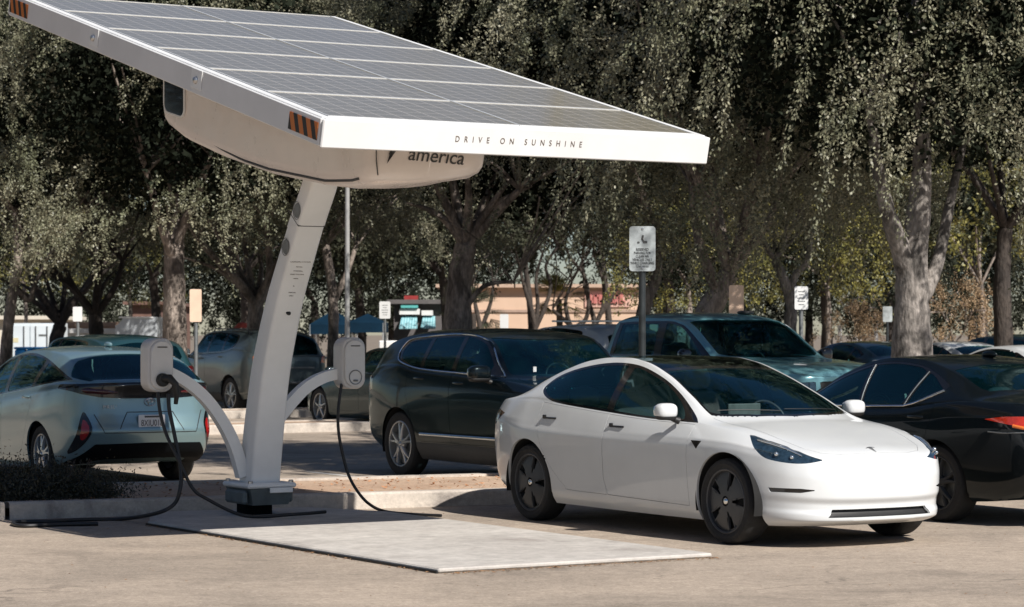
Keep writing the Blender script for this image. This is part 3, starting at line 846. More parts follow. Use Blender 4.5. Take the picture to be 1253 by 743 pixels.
PICKUP = dict(
    plan=[(-.95, 0), (-.94, .4), (-.88, .70), (-.7, .87), (-.4, .93), (0, .96), (.8, .965), (3.0, .965), (3.2, .965), (4.3, .965), (4.68, .955), (4.76, .90), (4.79, .6), (4.80, 0)],
    bottom=[(-.95, .38), (0, .36), (3.2, .38), (4.8, .50)],
    shoulder=[(-.95, 1.08), (-.4, 1.14), (0, 1.16), (1, 1.19), (3.0, 1.22), (4.8, 1.24)],
    centre=[(-.95, 1.12), (-.86, 1.19), (-.3, 1.26), (.3, 1.29), (.62, 1.32), (1.0, 1.55), (1.35, 1.76), (1.55, 1.83), (1.9, 1.875), (2.5, 1.885), (2.95, 1.865), (3.06, 1.82), (3.12, 1.70), (3.20, 1.36), (3.26, 1.30), (4.7, 1.29), (4.8, 1.25)],
    belt=[(-.95, 1.10), (-.4, 1.20), (0, 1.24), (.7, 1.29), (3.0, 1.30), (3.2, 1.29), (4.7, 1.28), (4.8, 1.243)],
    kbelt=[(-.95, .95), (0, .92), (.7, .93), (3.0, .94), (3.3, .96), (4.8, .96)],
    rail=[(-.95, 1.105), (-.4, 1.22), (.2, 1.275), (.72, 1.31), (1.0, 1.46), (1.4, 1.70), (1.6, 1.77), (1.9, 1.805), (2.5, 1.815), (2.9, 1.79), (3.04, 1.74), (3.12, 1.60), (3.22, 1.31), (3.3, 1.295), (4.7, 1.285), (4.8, 1.245)],
    krail=[(-.95, .8), (.2, .82), (.72, .87), (1.4, .82), (1.8, .80), (2.9, .805), (3.1, .82), (3.3, .90), (4.8, .90)],
    nose=[(0, .12), (.1, .0), (.3, -.03), (.6, -.02), (1, 0)],
    tail=[(0, -.05), (.2, .03), (.6, .02), (1, 0)],
    side=[(0, .90), (.1, .96), (.3, .99), (.7, 1.0), (1, 1.0)], wb=3.65, flare=.03, crown=4.0)

def gen_car(S, feat, loc, rev, label, cat, paintm, name='parked_car', group=None, ns=190, res=.8, cabin_on=True):
    """body, glass, doors, lamps, wheels and trim of one parked vehicle"""
    q = S.get('q', lambda v: v); hz = S.get('hz', 1.0); wx = S.get('wx', 1.0); wb = S['wb']
    car = place_car(name, loc, label, cat, rev, group)
    B = Body(S, ns, res)
    big = ns > 150
    r, zc = feat.get('r', .335), feat.get('r', .335)
    ra = r + feat.get('gap', .045)
    for a in (0, wb): B.cut('x', arch_poly(a, zc, ra), 'side', rmax=1.2)
    sc = lambda P: [(q(a), b * hz) for a, b in P]
    tp = lambda P: [(x * wx, q(a)) for x, a in P]
    t_dlo = B.cut('dlo', smoothpoly(sc(feat['dlo']), 5, sharp=feat.get('dsharp', ())), 'side', rmin=1.9, rmax=3.04)
    panes = []
    for P, sh in feat['panes']:
        panes += B.cut('w', smoothpoly(sc(P), 4, sharp=sh), 'side', rmin=1.9, rmax=3.06, only=t_dlo)
    ws = B.cut('ws', FULL(tp(feat['ws'])), 'top', (0,), rmin=3.09)
    rg = B.cut('rg', FULL(tp(feat['rg'])), 'top', (0,), rmin=feat.get('rgmin', 3.07))
    hood = B.cut('hood', FULL(tp(feat['hood'])), 'top', (0,), rmin=1.3) if 'hood' in feat else []
    extra = []
    for nm, poly, proj, sides, kw, mat, off, lab in feat.get('cuts', []):
        if proj == 'side': P = sc(poly)
        elif not isinstance(proj, str):
            P = [((-x * wx + surf_pt(B, x * wx, z * hz, 'rear')[0][1]) * .70711, z * hz) for x, z in smoothpoly(poly, 3)]; kw = dict(kw)
        elif proj == 'top': P = tp(poly)
        else: P = [(x * wx, z * hz) for x, z in poly]
        if sides == (0,) and proj != 'side': P = FULL(P)
        kw = dict(kw)
        if kw.get('only') == 'last': kw['only'] = tuple(last)
        ts = last = B.cut(nm, P, proj, sides, **kw)
        if sides == (0,): extra.append((nm, ts, mat, off, lab))
        else: extra += [(nm, [t], mat, off, lab) for t in ts]
    doors = []
    for k, P in enumerate(feat.get('doors', [])):
        for t in B.cut('d', sc(P), 'side', rmin=0, rmax=1.98): doors.append((t, ('front_door', 'rear_door')[k]))
    B.normals()
    finish_body(B, car, paintm)
    if hood: B.part(hood, 'bonnet', paintm, car, gap=.004)
    for t, nm in doors: B.part([t], nm, paintm, car, gap=.003)
    for t in t_dlo: B.part([t], 'window_trim', M['gloss_black'], car, off=-.002)
    for t in panes: B.part([t], 'side_window', M[feat.get('glass', 'glass_mid')], car, off=-.005)
    B.part(ws, 'windscreen', M[feat.get('wsglass', 'glass_mid')], car, off=-.004)
    B.part(rg, 'rear_window', M[feat.get('glass', 'glass_mid')], car, off=-.004)
    for nm, ts, mat, off, lab in extra:
        o = B.part(ts, nm, M[mat] if mat != 'paint' else paintm, car, off=off)
        if o and lab: tag(o, lab)
    wheel_wells(B, car, wb, zc, ra, xs=feat.get('hw', .92) * wx)
    for a in (0, wb):
        for sd in (1, -1):
            make_wheel(car, (sd * (feat.get('hw', .92) - .125) * wx, a, r), sd, r, .225, feat.get('rr', r * .70), 'spokes', feat.get('rim', 'alloy'), feat.get('nsp', 5), detail=big)
    mx, my, mz, mr = feat['mirror']
    for sd in (1, -1):
        mirror_part(car, sd, (mx * wx, q(my), mz * hz), mr, M[feat['mirror_mat']] if 'mirror_mat' in feat else paintm)
        if not big: continue
        for a, z in feat.get('handles', []):
            x = surf_x(B, q(a), z * hz, sd, .3, 2)
            mb = MB(); mb.tube([(x - .01 * sd, q(a) - .10, z * hz), (x + .018 * sd, q(a) - .07, z * hz), (x + .02 * sd, q(a) + .07, z * hz), (x - .01 * sd, q(a) + .10, z * hz)], .013, 8)
            mb.build('door_handle', M[feat['handle_mat']] if 'handle_mat' in feat else paintm, car, 60)
        if 'ring' in feat:
            P = smoothpoly(sc(feat['ring']), 5, closed=feat.get('ring_closed', True), sharp=feat.get('ring_sharp', ()))
            if feat.get('ring_closed', True): P = np.r_[P, P[:1]]
            pts = []
            for (a, z) in P:
                m = (B.half == sd) & (B.row > 1.2) & (B.row < 3.2)
                d = (B.C[:, 1] - a)**2 + (B.C[:, 2] - z)**2; d[~m] = 9
                i = np.argsort(d)[:4]; w = 1 / (d[i] + 1e-5); w /= w.sum()
                pts.append([(B.C[i, 0] * w).sum() + .006 * sd, a, z])
            xs_ = np.array([p[0] for p in pts])
            for _ in range(3): xs_[1:-1] = (xs_[:-2] + xs_[1:-1] * 2 + xs_[2:]) / 4
            pts = [(x_, p[1], p[2]) for x_, p in zip(xs_, pts)]
            mb = MB(); mb.tube(pts, feat.get('ring_r', .010), 6, cap=not feat.get('ring_closed', True)); mb.build('window_chrome', M['chrome'], car, 60)
    if cabin_on: cabin(car, dict(dash=q(feat.get('dash', .75)), belt=feat.get('zbelt', .95) * hz, hw=.70 * wx, drv=1))
    yl = wb + (S['plan'][-1][0] - wb) * .6
    mb = MB(); zz = feat.get('zfloor', .22)
    mb.box((0, (0 + wb) / 2, zz), (1.5 * wx, wb - 2 * ra - .06, .03)); mb.box((0, (wb + yl) / 2 - .1, zz + .08), (1.1 * wx, yl - wb + .5, .03)); mb.box((0, -.1, zz + .02), (1.1 * wx, 1.2, .03))
    mb.build('underside', M['well'], car)
    return car, B

def plate(parent, y, z, text, tilt=0, x=0, w=.305, h=.155, rot=0, rear=True):
    mb = MB(); mb.box((x, y, z), (w, .012, h), bev=.005)
    o = mb.build('number_plate', M['white_metal'], parent)
    text_mesh('plate_lettering', text, .095, M['ink'], o, Matrix.Translation((x, y + .008, z - .014)) @ Matrix.Rotation(PI, 4, 'Z') @ Matrix.Rotation(PI / 2, 4, 'X'), sx=.72)
    mb = MB(); mb.box((x, y + .008, z + h * .36), (w * .55, .003, .018)); mb.build('plate_band', M['ink'], o)
    return o

F_SUV = dict(r=.37, gap=.05, hw=.92, zbelt=1.17, dash=.78, zfloor=.30,
    dlo=[(.60, 1.155), (1.27, 1.178), (1.98, 1.202), (2.45, 1.232), (2.80, 1.30), (2.90, 1.38), (2.90, 1.47), (2.80, 1.548), (2.36, 1.588), (1.84, 1.606), (1.44, 1.592), (1.19, 1.548), (1.04, 1.48), (.81, 1.29)], dsharp=(0,),
    panes=[([(.86, 1.19), (1.27, 1.197), (1.56, 1.205), (1.56, 1.585), (1.44, 1.572), (1.21, 1.528), (1.07, 1.46), (.86, 1.28)], (0, 2, 3, 7)),
           ([(1.64, 1.21), (2.28, 1.235), (2.26, 1.57), (1.64, 1.588)], (0, 1, 2, 3)),
           ([(2.36, 1.242), (2.55, 1.268), (2.78, 1.33), (2.85, 1.40), (2.83, 1.47), (2.74, 1.53), (2.34, 1.565)], (0, 6))],
    ws=[(0, .40), (.4, .43), (.62, .52), (.70, .60), (.80, .8), (.80, 1.1), (.62, 1.20), (.3, 1.14), (0, 1.12)],
    rg=[(0, 3.51), (.4, 3.50), (.58, 3.47), (.62, 3.60), (.5, 3.68), (0, 3.70)],
    hood=[(0, -.83), (.35, -.82), (.60, -.70), (.70, -.4), (.735, .2), (.72, .5), (.5, .40), (0, .34)],
    doors=[[(.55, 1.3), (.50, .95), (.50, .42), (1.56, .42), (1.60, .8), (1.60, 1.3)], [(1.60, 1.3), (1.60, .8), (1.56, .42), (2.25, .42), (2.42, .62), (2.58, .95), (2.60, 1.4)]],
    mirror=(1.02, .78, 1.20, (.13, .08, .085)), handles=[(1.42, 1.08), (2.30, 1.12)],
    ring=[(.62, 1.162), (1.27, 1.185), (1.98, 1.208), (2.45, 1.236), (2.82, 1.305), (2.91, 1.38), (2.91, 1.475), (2.80, 1.556), (2.36, 1.594), (1.84, 1.613), (1.44, 1.599), (1.18, 1.555), (1.03, 1.486), (.80, 1.29)], ring_sharp=(0,),
    cuts=[('headlight', [(.42, .78), (.62, .80), (.80, .90), (.84, 1.0), (.6, .94), (.42, .88)], 'front', (1, -1), dict(rmin=.3, rmax=1.6), 'lamp_glass', -.004, None),
          ('grille', [(0, .50), (.40, .50), (.52, .86), (0, .87)], 'front', (0,), dict(rmin=.1, rmax=1, ymax=-.6), 'rubber_trim', -.02, None),
          ('tail_light', [(3.42, .98), (3.45, 1.12), (3.60, 1.16), (3.9, 1.12), (3.9, .96), (3.6, .94)], 'side', (1, -1), dict(rmin=.5, rmax=2.0), 'dark_red_lens', .002, None),
          ('lower_cladding', [(.42, .1), (.42, .405), (2.35, .405), (2.35, .1)], 'side', (1, -1), dict(rmin=0, rmax=.5), 'dark_plastic', .004, None)])

F_SEDAN = dict(r=.335, gap=.045, hw=.90, zbelt=.95, dash=.62,
    dlo=[(.50, .925), (1.47, .965), (2.18, .985), (2.36, 1.02), (2.66, 1.13), (2.68, 1.18), (2.45, 1.272), (2.2, 1.345), (1.85, 1.377), (1.5, 1.352), (1.14, 1.25), (.82, 1.105)], dsharp=(0, 2, 4, 5),
    panes=[([(.72, .955), (1.55, .985), (1.50, 1.33), (1.17, 1.235), (.84, 1.085)], (0, 1, 2)), ([(1.62, .988), (2.16, 1.005), (2.30, 1.29), (2.18, 1.33), (1.85, 1.357), (1.57, 1.342)], (0, 1, 2, 5)), ([(2.23, 1.01), (2.36, 1.045), (2.63, 1.145), (2.42, 1.258), (2.34, 1.28)], (0, 2, 4))],
    ws=[(0, .38), (.4, .42), (.62, .50), (.74, .62), (.8, .9), (.62, 1.20), (.3, 1.16), (0, 1.15)],
    rg=[(0, 2.62), (.4, 2.60), (.75, 2.55), (.74, 2.75), (.62, 3.05), (.4, 3.15), (0, 3.18)],
    hood=[(0, -.82), (.35, -.80), (.56, -.66), (.64, -.3), (.70, .2), (.70, .44), (.4, .37), (0, .32)],
    doors=[[(.50, 1.1), (.46, .75), (.48, .30), (1.56, .30), (1.60, .6), (1.585, 1.2)], [(1.585, 1.2), (1.60, .6), (1.56, .30), (2.22, .31), (2.40, .5), (2.56, .75), (2.62, .95), (2.60, 1.3)]],
    mirror=(1.0, .72, 1.0, (.115, .075, .07)), handles=[(1.42, .87), (2.40, .90)],
    cuts=[('headlight', [(.45, .60), (.62, .59), (.85, .68), (.9, .78), (.6, .70), (.45, .66)], 'front', (1, -1), dict(rmin=.3, rmax=1.6), 'lamp_glass', -.004, None),
          ('grille', [(0, .36), (.36, .36), (.42, .60), (0, .62)], 'front', (0,), dict(rmin=.1, rmax=1, ymax=-.6), 'rubber_trim', -.02, None),
          ('tail_light', [(3.25, .905), (3.45, .93), (4.0, .945), (4.0, .80), (3.72, .80), (3.55, .86)], 'side', (1, -1), dict(rmin=.5, rmax=1.3), 'bright_red_lens', .003, None)])

F_PRIUS = dict(r=.318, gap=.045, hw=.86, zbelt=.93, dash=.5,
    dlo=[(.42, .895), (1.32, .935), (2.02, .995), (2.70, 1.068), (3.36, 1.135), (2.94, 1.245), (2.55, 1.325), (2.15, 1.385), (1.75, 1.402), (1.25, 1.345), (.82, 1.205)], dsharp=(0, 4),
    panes=[([(.62, .925), (1.52, .965), (1.42, 1.35), (1.25, 1.322), (.84, 1.185)], (0, 1, 2)), ([(1.62, .972), (2.02, 1.015), (2.36, 1.052), (2.42, 1.325), (2.15, 1.365), (1.75, 1.382), (1.52, 1.365)], (0, 2, 3, 6)), ([(2.46, 1.06), (2.70, 1.088), (3.24, 1.14), (2.92, 1.226), (2.54, 1.302)], (0, 2, 4))],
    ws=[(0, .20), (.4, .26), (.62, .38), (.72, .5), (.8, .8), (.62, 1.12), (.3, 1.06), (0, 1.05)],
    rg=[(0, 3.085), (.3, 3.09), (.58, 3.12), (.70, 3.24), (.79, 3.46), (.76, 3.56), (.4, 3.615), (0, 3.625)], rgmin=2.45,
    hood=[(0, -.84), (.3, -.82), (.5, -.68), (.6, -.3), (.66, .2), (.62, .36), (.4, .22), (0, .15)],
    doors=[[(.42, 1.1), (.40, .75), (.44, .27), (1.50, .27), (1.56, .6), (1.54, 1.2)], [(1.54, 1.2), (1.56, .6), (1.50, .27), (2.10, .28), (2.28, .5), (2.46, .8), (2.50, 1.2)]],
    mirror=(.98, .62, .98, (.11, .075, .07)), handles=[(1.38, .85), (2.33, .93)], mirror_mat='gloss_black',
    cuts=[('headlight', [(.45, .58), (.62, .57), (.82, .66), (.85, .74), (.6, .68), (.45, .62)], 'front', (1, -1), dict(rmin=.3, rmax=1.6), 'lamp_glass', -.004, None),
          ('rear_lamp_band', [(0, .935), (.30, .935), (.55, .95), (.72, .985), (.86, 1.045), (.80, 1.085), (.5, 1.10), (0, 1.105)], 'rear', (0,), dict(rmin=.3, rmax=3.9, ymin=3.2), 'gloss_black', .003, 'black band with dark red lamps across the tail'),
          ('corner_lamp_surround', [(.700, .80), (.650, .70), (.640, .60), (.69, .47), (.765, .36), (.79, .37), (.765, .55), (.735, .70)], 135., (1, -1), dict(rmin=0, rmax=1.2, ymin=3.0), 'gloss_black', .002, None),
          ('corner_lamp', [(.702, .72), (.668, .66), (.668, .58), (.71, .50), (.735, .53), (.728, .62), (.718, .68)], 135., (1, -1), dict(rmin=0, rmax=1.2, ymin=3.0, only='last'), 'red_lens', .004, None),
          ('rear_bumper_insert', [(0, .15), (.80, .15), (.77, .27), (.60, .455), (0, .465)], 'rear', (0,), dict(rmin=-.5, rmax=.6, ymin=3.0), 'insert_black', .004, None)])

F_PICKUP = dict(r=.40, gap=.06, hw=.96, zbelt=1.28, dash=1.0, zfloor=.42,
    dlo=[(.78, 1.30), (3.0, 1.325), (3.03, 1.36), (2.96, 1.70), (2.86, 1.76), (1.9, 1.775), (1.6, 1.74), (1.38, 1.66)], dsharp=(0, 1),
    panes=[([(.98, 1.335), (1.88, 1.345), (1.88, 1.745), (1.66, 1.725), (1.44, 1.645)], (0, 1, 2)), ([(2.04, 1.345), (2.90, 1.35), (2.94, 1.38), (2.88, 1.69), (2.82, 1.735), (2.04, 1.745)], (0, 5))],
    ws=[(0, .60), (.4, .63), (.66, .72), (.78, .82), (.85, 1.1), (.75, 1.5), (.4, 1.44), (0, 1.42)],
    rg=[(0, 3.10), (.60, 3.10), (.64, 3.18), (0, 3.19)],
    hood=[(0, -.86), (.5, -.85), (.74, -.7), (.80, -.3), (.82, .4), (.80, .68), (.4, .56), (0, .52)],
    doors=[[(.80, 1.5), (.78, 1.0), (.80, .5), (1.92, .5), (1.96, .8), (1.96, 1.5)], [(1.96, 1.5), (1.96, .8), (1.92, .5), (2.95, .5), (3.0, .7), (3.02, 1.5)]],
    mirror=(1.10, 1.05, 1.34, (.09, .06, .09)), mirror_mat='gloss_black', handles=[(1.80, 1.18), (2.85, 1.18)],
    cuts=[('grille', [(0, .65), (.5, .65), (.55, 1.05), (0, 1.06)], 'front', (0,), dict(rmin=.1, rmax=1, ymax=-.6), 'rubber_trim', -.02, None),
          ('headlight', [(.60, .80), (.92, .82), (.92, 1.03), (.60, 1.05)], 'front', (1, -1), dict(rmin=.1, rmax=1.2), 'lamp_glass', -.004, None)])

def at_lat(P, lat, q, rev):
    """front-axle midpoint from a point known to lie at (lat, q) of the car"""
    X = -EX if rev else EX; Y = -RY if rev else RY
    return tuple(np.array(P) - lat * X - q * Y)

def build_cars():
    build_m3()
    # black SUV in the next row, nose towards the camera
    c, B = gen_car(SUV, dict(F_SUV, glass='glass_mid', rim='alloy', nsp=5), (.928, 26.645), False, 'glossy black SUV with chrome window surround parked directly behind the white sedan', 'suv', M['black_paint'], ns=240, res=1.0)
    for sd in (1, -1):
        pts = [(surf_x(B, q_, .50, sd, 0, 2) + .012 * sd, q_, .50) for q_ in np.linspace(.55, 2.22, 14)]
        mb = MB(); mb.tube(pts, .020, 8); mb.build('sill_moulding', M['chrome'], c, 60)
    mb = MB(); mb.box((-.48, .53, 1.24), (.04, .004, .055), M=Matrix.Identity(4)); mb.build('windscreen_sticker', M['white_metal'], c)
    # pale hatchback charging by the island
    F = dict(F_PRIUS)
    c, B = gen_car(PRIUS, F, (-5.771, 29.899), True, 'pale silver blue hatchback with wraparound black tail band parked left of the canopy column', 'car', M['silver_teal_paint'], ns=240, res=1.1)
    for sd in (1, -1):
        # lamp inside the band, upright lamp in the bumper corner
        mb = MB(); pts = []
        for x, z in ((.80, 1.04), (.66, 1.02), (.5, 1.005), (.36, 1.0)):
            p, n = surf_pt(B, x * sd, z, 'rear'); pts.append(tuple(p + n * .002))
        mb.tube(pts, [.01, .032, .028, .008], 8); mb.build('tail_light', M['dark_red_lens'], c, 60)
    # tailgate crease and plate
    P = [(-.62, .80), (-.52, .575), (.52, .575), (.62, .80)]
    mb = MB(); pts = []
    for a, b in zip(P[:-1], P[1:]):
        for t in np.linspace(0, 1, 8, endpoint=False):
            x = a[0] + (b[0] - a[0]) * t; z = a[1] + (b[1] - a[1]) * t; p, n = surf_pt(B, x, z, 'rear'); pts.append(tuple(p + n * .001))
    mb.tube(pts, .005, 5); mb.build('tailgate_seam', M['rubber_trim'], c)
    P = [(-.37, .59), (-.26, .79), (.26, .79), (.37, .59)]
    mb = MB(); pts = []
    for a, b in zip(P[:-1], P[1:]):
        for t in np.linspace(0, 1, 8, endpoint=False):
            x = a[0] + (b[0] - a[0]) * t; z = a[1] + (b[1] - a[1]) * t; p, n = surf_pt(B, x, z, 'rear'); pts.append(tuple(p + n * .001))
    mb.tube(pts, .005, 5); mb.build('plate_recess_line', M['rubber_trim'], c)
    p, n = surf_pt(B, 0, .68, 'rear')
    plate(c, p[1] + .014, .685, '8XIU018')
    p, n = surf_pt(B, .43, .845, 'rear')
    text_mesh('model_lettering', 'PRIUS', .055, M['chrome'], c, Matrix.Translation((.43, p[1] + .004, .845)) @ Matrix.Rotation(PI, 4, 'Z') @ Matrix.Rotation(PI / 2, 4, 'X'), sx=1.25, space=1.15, extrude=.003)
    p, n = surf_pt(B, 0, .90, 'rear')
    mb = MB()
    for rx, rz, dz in ((.062, .042, 0), (.022, .040, 0), (.040, .016, .016)):
        mb.tube([(rx * math.cos(a), p[1] + .010, .895 + dz + rz * math.sin(a)) for a in np.linspace(0, 2 * PI, 29)], .0045, 6, cap=False)
    mb.build('tailgate_badge', M['chrome'], c, 60)
    mb = MB(); blob(mb, (0, 2.55, 1.50), (.035, .09, .03), 12, 8, 2); mb.build('roof_antenna', M['silver_teal_paint'], c, 60)
    # black sedan at the right edge, tail towards the camera
    F = dict(F_SEDAN, ring=[(.62, .975), (1.47, .972), (2.20, .990), (2.38, 1.03), (2.665, 1.135)], ring_closed=False, ring_sharp=(2,), ring_r=.012, glass='glass_mid', rim='cabin')  # rims take a near-black material, the wheel arch shadow put into their colour
    c, B = gen_car(dict(SEDAN, wb=2.66), F, (3.039, 24.48), True, 'black sedan with orange red tail lamp parked at the right edge', 'car', M['black_paint_dusty'], ns=240, res=1.1)
    for sd in (1, -1):
        for (q0_, z0_), (q1_, z1_) in (((1.60, .975), (1.545, 1.345)), ((2.20, 1.0), (2.33, 1.295))):
            pts = []
            for t in np.linspace(0, 1, 7):
                q_, z_ = q0_ + (q1_ - q0_) * t, z0_ + (z1_ - z0_) * t; pts.append((surf_x(B, q_, z_, sd, 1.5, 3.1) + .004 * sd, q_, z_))
            mb = MB(); mb.tube(pts, .006, 6); mb.build('pillar_trim', M['steel_post'], c, 60)
        mb = MB(); pts = []
        for a, z in ((3.30, .80), (3.45, .785), (3.62, .80), (3.78, .80)):
            m = (B.half == sd); d = (B.C[:, 1] - a)**2 + (B.C[:, 2] - z)**2; d[~m] = 9; i = int(np.argmin(d)); pts.append(tuple(B.C[i] + B.FN[i] * .003))
        mb.tube(pts, .006, 6); mb.build('bumper_seam', M['steel_post'], c, 60)
        pts = []
        for a, z in ((3.56, .862), (3.68, .835), (3.80, .825), (3.87, .822), (3.90, .822)):
            m = (B.half == sd); d = (B.C[:, 1] - a)**2 + (B.C[:, 2] - z)**2; d[~m] = 9; i = int(np.argmin(d)); pts.append(tuple(B.C[i] + B.FN[i] * .004))
        mb = MB(); mb.tube(pts, .016, 6); mb.build('indicator_strip', M['orange_lens'], c, 60)
    p, n = surf_pt(B, .62, .42, 'rear')
    mb = MB(); mb.box((.66, p[1] - .01, .50), (.22, .03, .045), bev=.01); mb.build('bumper_reflector', M['red_lens'], c)
    plate(c, surf_pt(B, 0, .6, 'rear')[0][1] + .014, .62, '7KLM402')
    mb = MB()
    for sx in (-.55, .55): mb.lathe([(.035, 0), (.042, .02), (.042, .16), (.036, .16)], 18, axis='y', c=(sx, 3.74, .26))
    mb.build('exhaust_tip', M['chrome'], c, 60)
    mb = MB(); blob(mb, (0, 2.35, 1.44), (.03, .10, .035), 12, 8, 2); mb.build('roof_antenna', M['black_paint'], c, 60)
    # teal pickup
    P = ((757 - CX) * 33 / CAMF, 33.0)
    c, B = gen_car(PICKUP, dict(F_PICKUP, wsglass='glass_mid', glass='glass_mid'), at_lat(P, -.75, 3.05, False), False, 'blue grey crew cab pickup truck parked behind the white sedan', 'pickup truck', M['grey_teal_paint'], name='pickup_truck')
    mb = MB(); blob(mb, (.35, 1.75, 1.885), (.10, .10, .025), 12, 6, 3); mb.build('roof_marker', M['rubber_trim'], c, 60)
    # silver SUV beyond the column
    g = None
    F = dict(F_SUV, r=.365); F.pop('ring'); F['cuts'] = [x for x in F['cuts'] if x[0] != 'tail_light'] + [('tail_light', [(.66, 1.0), (.90, .99), (.90, 1.14), (.70, 1.13)], 'rear', (1, -1), dict(rmin=.4, rmax=2.2, ymin=3.3, nf=lambda C, Nn: Nn[:, 1] > .6), 'orange_lens', .004, None)]
    F['rg'] = [(0, 3.47), (.4, 3.46), (.62, 3.42), (.68, 3.60), (.66, 3.70), (0, 3.745)]
    c, B = gen_car(warp(SUV, hz=1.01, wx=.98), F, (-6.305, 53.0), True, 'grey SUV with roof rails parked nose in beyond the canopy column', 'suv', M['silver_paint'])
    for sd in (1, -1):
        mb = MB(); mb.tube([(.62 * sd, 1.4, 1.60), (.62 * sd, 1.5, 1.69), (.62 * sd, 3.0, 1.68), (.62 * sd, 3.2, 1.58)], .016, 6); mb.build('roof_rail', M['dark_plastic'], c)
    mb = MB(); mb.box((0, 3.84, .92), (.9, .05, .03)); mb.box((0, 3.85, .62), (1.3, .10, .05), bev=.02); mb.build('tailgate_trim', M['steel_post'], c)
    # black sedan nose-in left of the black SUV
    F = dict(F_SEDAN, glass='glass_mid', rim='alloy')
    gen_car(warp(SEDAN, wb=2.7, fo=.88, ro=1.0, hz=.965), F, (-2.598, 44.153), True, 'dark sedan parked behind the right hand charger, left of the glossy black SUV', 'car', M['dark_paint'], ns=150, res=.7)
    # crossover behind the hatchback
    P = at_lat((at_depth(246, 40.0), 40.0), -.86, 3.62, True)
    F = dict(F_SUV); F.pop('ring')
    gen_car(warp(SUV, hz=.95, wx=.96, wb=2.65), F, P, True, 'blue grey crossover seen over the roof of the pale hatchback', 'suv', M['dark_blue_paint'], ns=150, res=.7)
    # white SUV between the black SUV and the pickup
    P = at_lat((at_depth(760, 47.0), 47.0), -.3, 2.6, True)
    c, B = gen_car(warp(SUV, hz=1.06), F, P, True, 'white SUV with silver roof bars glimpsed left of the pickup cab', 'suv', M['white_paint'], ns=120, res=.6)
    for y in (1.7, 2.6):
        mb = MB(); mb.box((0, y, 1.83), (1.3, .06, .035), bev=.01); mb.build('roof_bar', M['alu'], c)
    # far right cars
    P = at_lat((at_depth(1168, 50.0), 50.0), 0, 1.9, True)
    gen_car(SEDAN, F_SEDAN, P, True, 'white sedan far behind the black sedan, beside the thick tree trunk', 'car', M['white_paint'], ns=120, res=.6)
    P = at_lat((at_depth(1262, 38.5), 38.5), 0, 1.9, True)
    gen_car(SEDAN, F_SEDAN, P, True, 'white sedan with dark windows cut off by the right edge of the photo', 'car', M['white_paint'], ns=120, res=.6)
    P = at_lat((at_depth(1262, 52.0), 52.0), 0, 2.2, True)
    gen_car(warp(SUV, hz=.94), F, P, True, 'dark SUV roof showing behind the white sedan at the right edge', 'suv', M['dark_paint'], ns=120, res=.6)
    P = at_lat((at_depth(1062, 52.0), 52.0), 0, 1.9, True)
    gen_car(SEDAN, F_SEDAN, P, True, 'blue grey sedan far off left of the thick trunk', 'car', M['dark_blue_paint'], ns=120, res=.6)
# ---------------------------------------------------------------- solar charging canopy
O2 = np.array([-.50, 17.11])
def pl(a, b, z=0.0):
    """a along the front edge of the pad, b into the bay"""
    p = O2 + a * EX + b * RY; return (p[0], p[1], z)
TILT = math.atan(.2547)
def canopy_mat():
    """tilted frame of the canopy: x = a, y = up the slope, z = out of the panels"""
    o = pl(-.479, .748, 3.117)
    return Matrix.Translation(o) @ Matrix.Rotation(TH, 4, 'Z') @ Matrix.Rotation(TILT, 4, 'X')

def panel_material():
    m, nt, b = newmat('solar cells'); L = nt.links.new
    tc = N(nt, 'ShaderNodeTexCoord'); sp = N(nt, 'ShaderNodeSeparateXYZ'); L(tc.outputs['Object'], sp.inputs[0])
    def line(src, period, width, off=0.0):
        a = N(nt, 'ShaderNodeMath', operation='ADD', i_1=off); L(src, a.inputs[0])
        d = N(nt, 'ShaderNodeMath', operation='DIVIDE', i_1=period); L(a.outputs[0], d.inputs[0])
        f = N(nt, 'ShaderNodeMath', operation='FRACT'); L(d.outputs[0], f.inputs[0])
        g = N(nt, 'ShaderNodeMath', operation='LESS_THAN', i_1=width / period); L(f.outputs[0], g.inputs[0]); return g.outputs[0]
    lx = line(sp.outputs[0], .1575, .010); ly = line(sp.outputs[1], .1575, .010)
    bx = line(sp.outputs[1], .0525, .0045, .01)
    mx = N(nt, 'ShaderNodeMath', operation='MAXIMUM'); L(lx, mx.inputs[0]); L(ly, mx.inputs[1])
    bus = N(nt, 'ShaderNodeMath', operation='MULTIPLY', i_1=.55); L(bx, bus.inputs[0])
    m2 = N(nt, 'ShaderNodeMath', operation='MAXIMUM'); L(mx.outputs[0], m2.inputs[0]); L(bus.outputs[0], m2.inputs[1])
    no = N(nt, 'ShaderNodeTexNoise', i_Scale=7.0); L(tc.outputs['Object'], no.inputs['Vector'])
    cr = N(nt, 'ShaderNodeMixRGB'); cr.inputs[1].default_value = (.225, .222, .175, 1); cr.inputs[2].default_value = (.30, .29, .23, 1); L(no.outputs[0], cr.inputs[0])
    cm = N(nt, 'ShaderNodeMixRGB'); L(m2.outputs[0], cm.inputs[0]); L(cr.outputs[0], cm.inputs[1]); cm.inputs[2].default_value = (.60, .59, .56, 1)
    L(cm.outputs[0], b.inputs['Base Color']); b.inputs['Roughness'].default_value = .33
    b.inputs['Coat Weight'].default_value = 1; b.inputs['Coat Roughness'].default_value = .16; b.inputs['Coat Tint'].default_value = (1, .93, .84, 1)
    return m

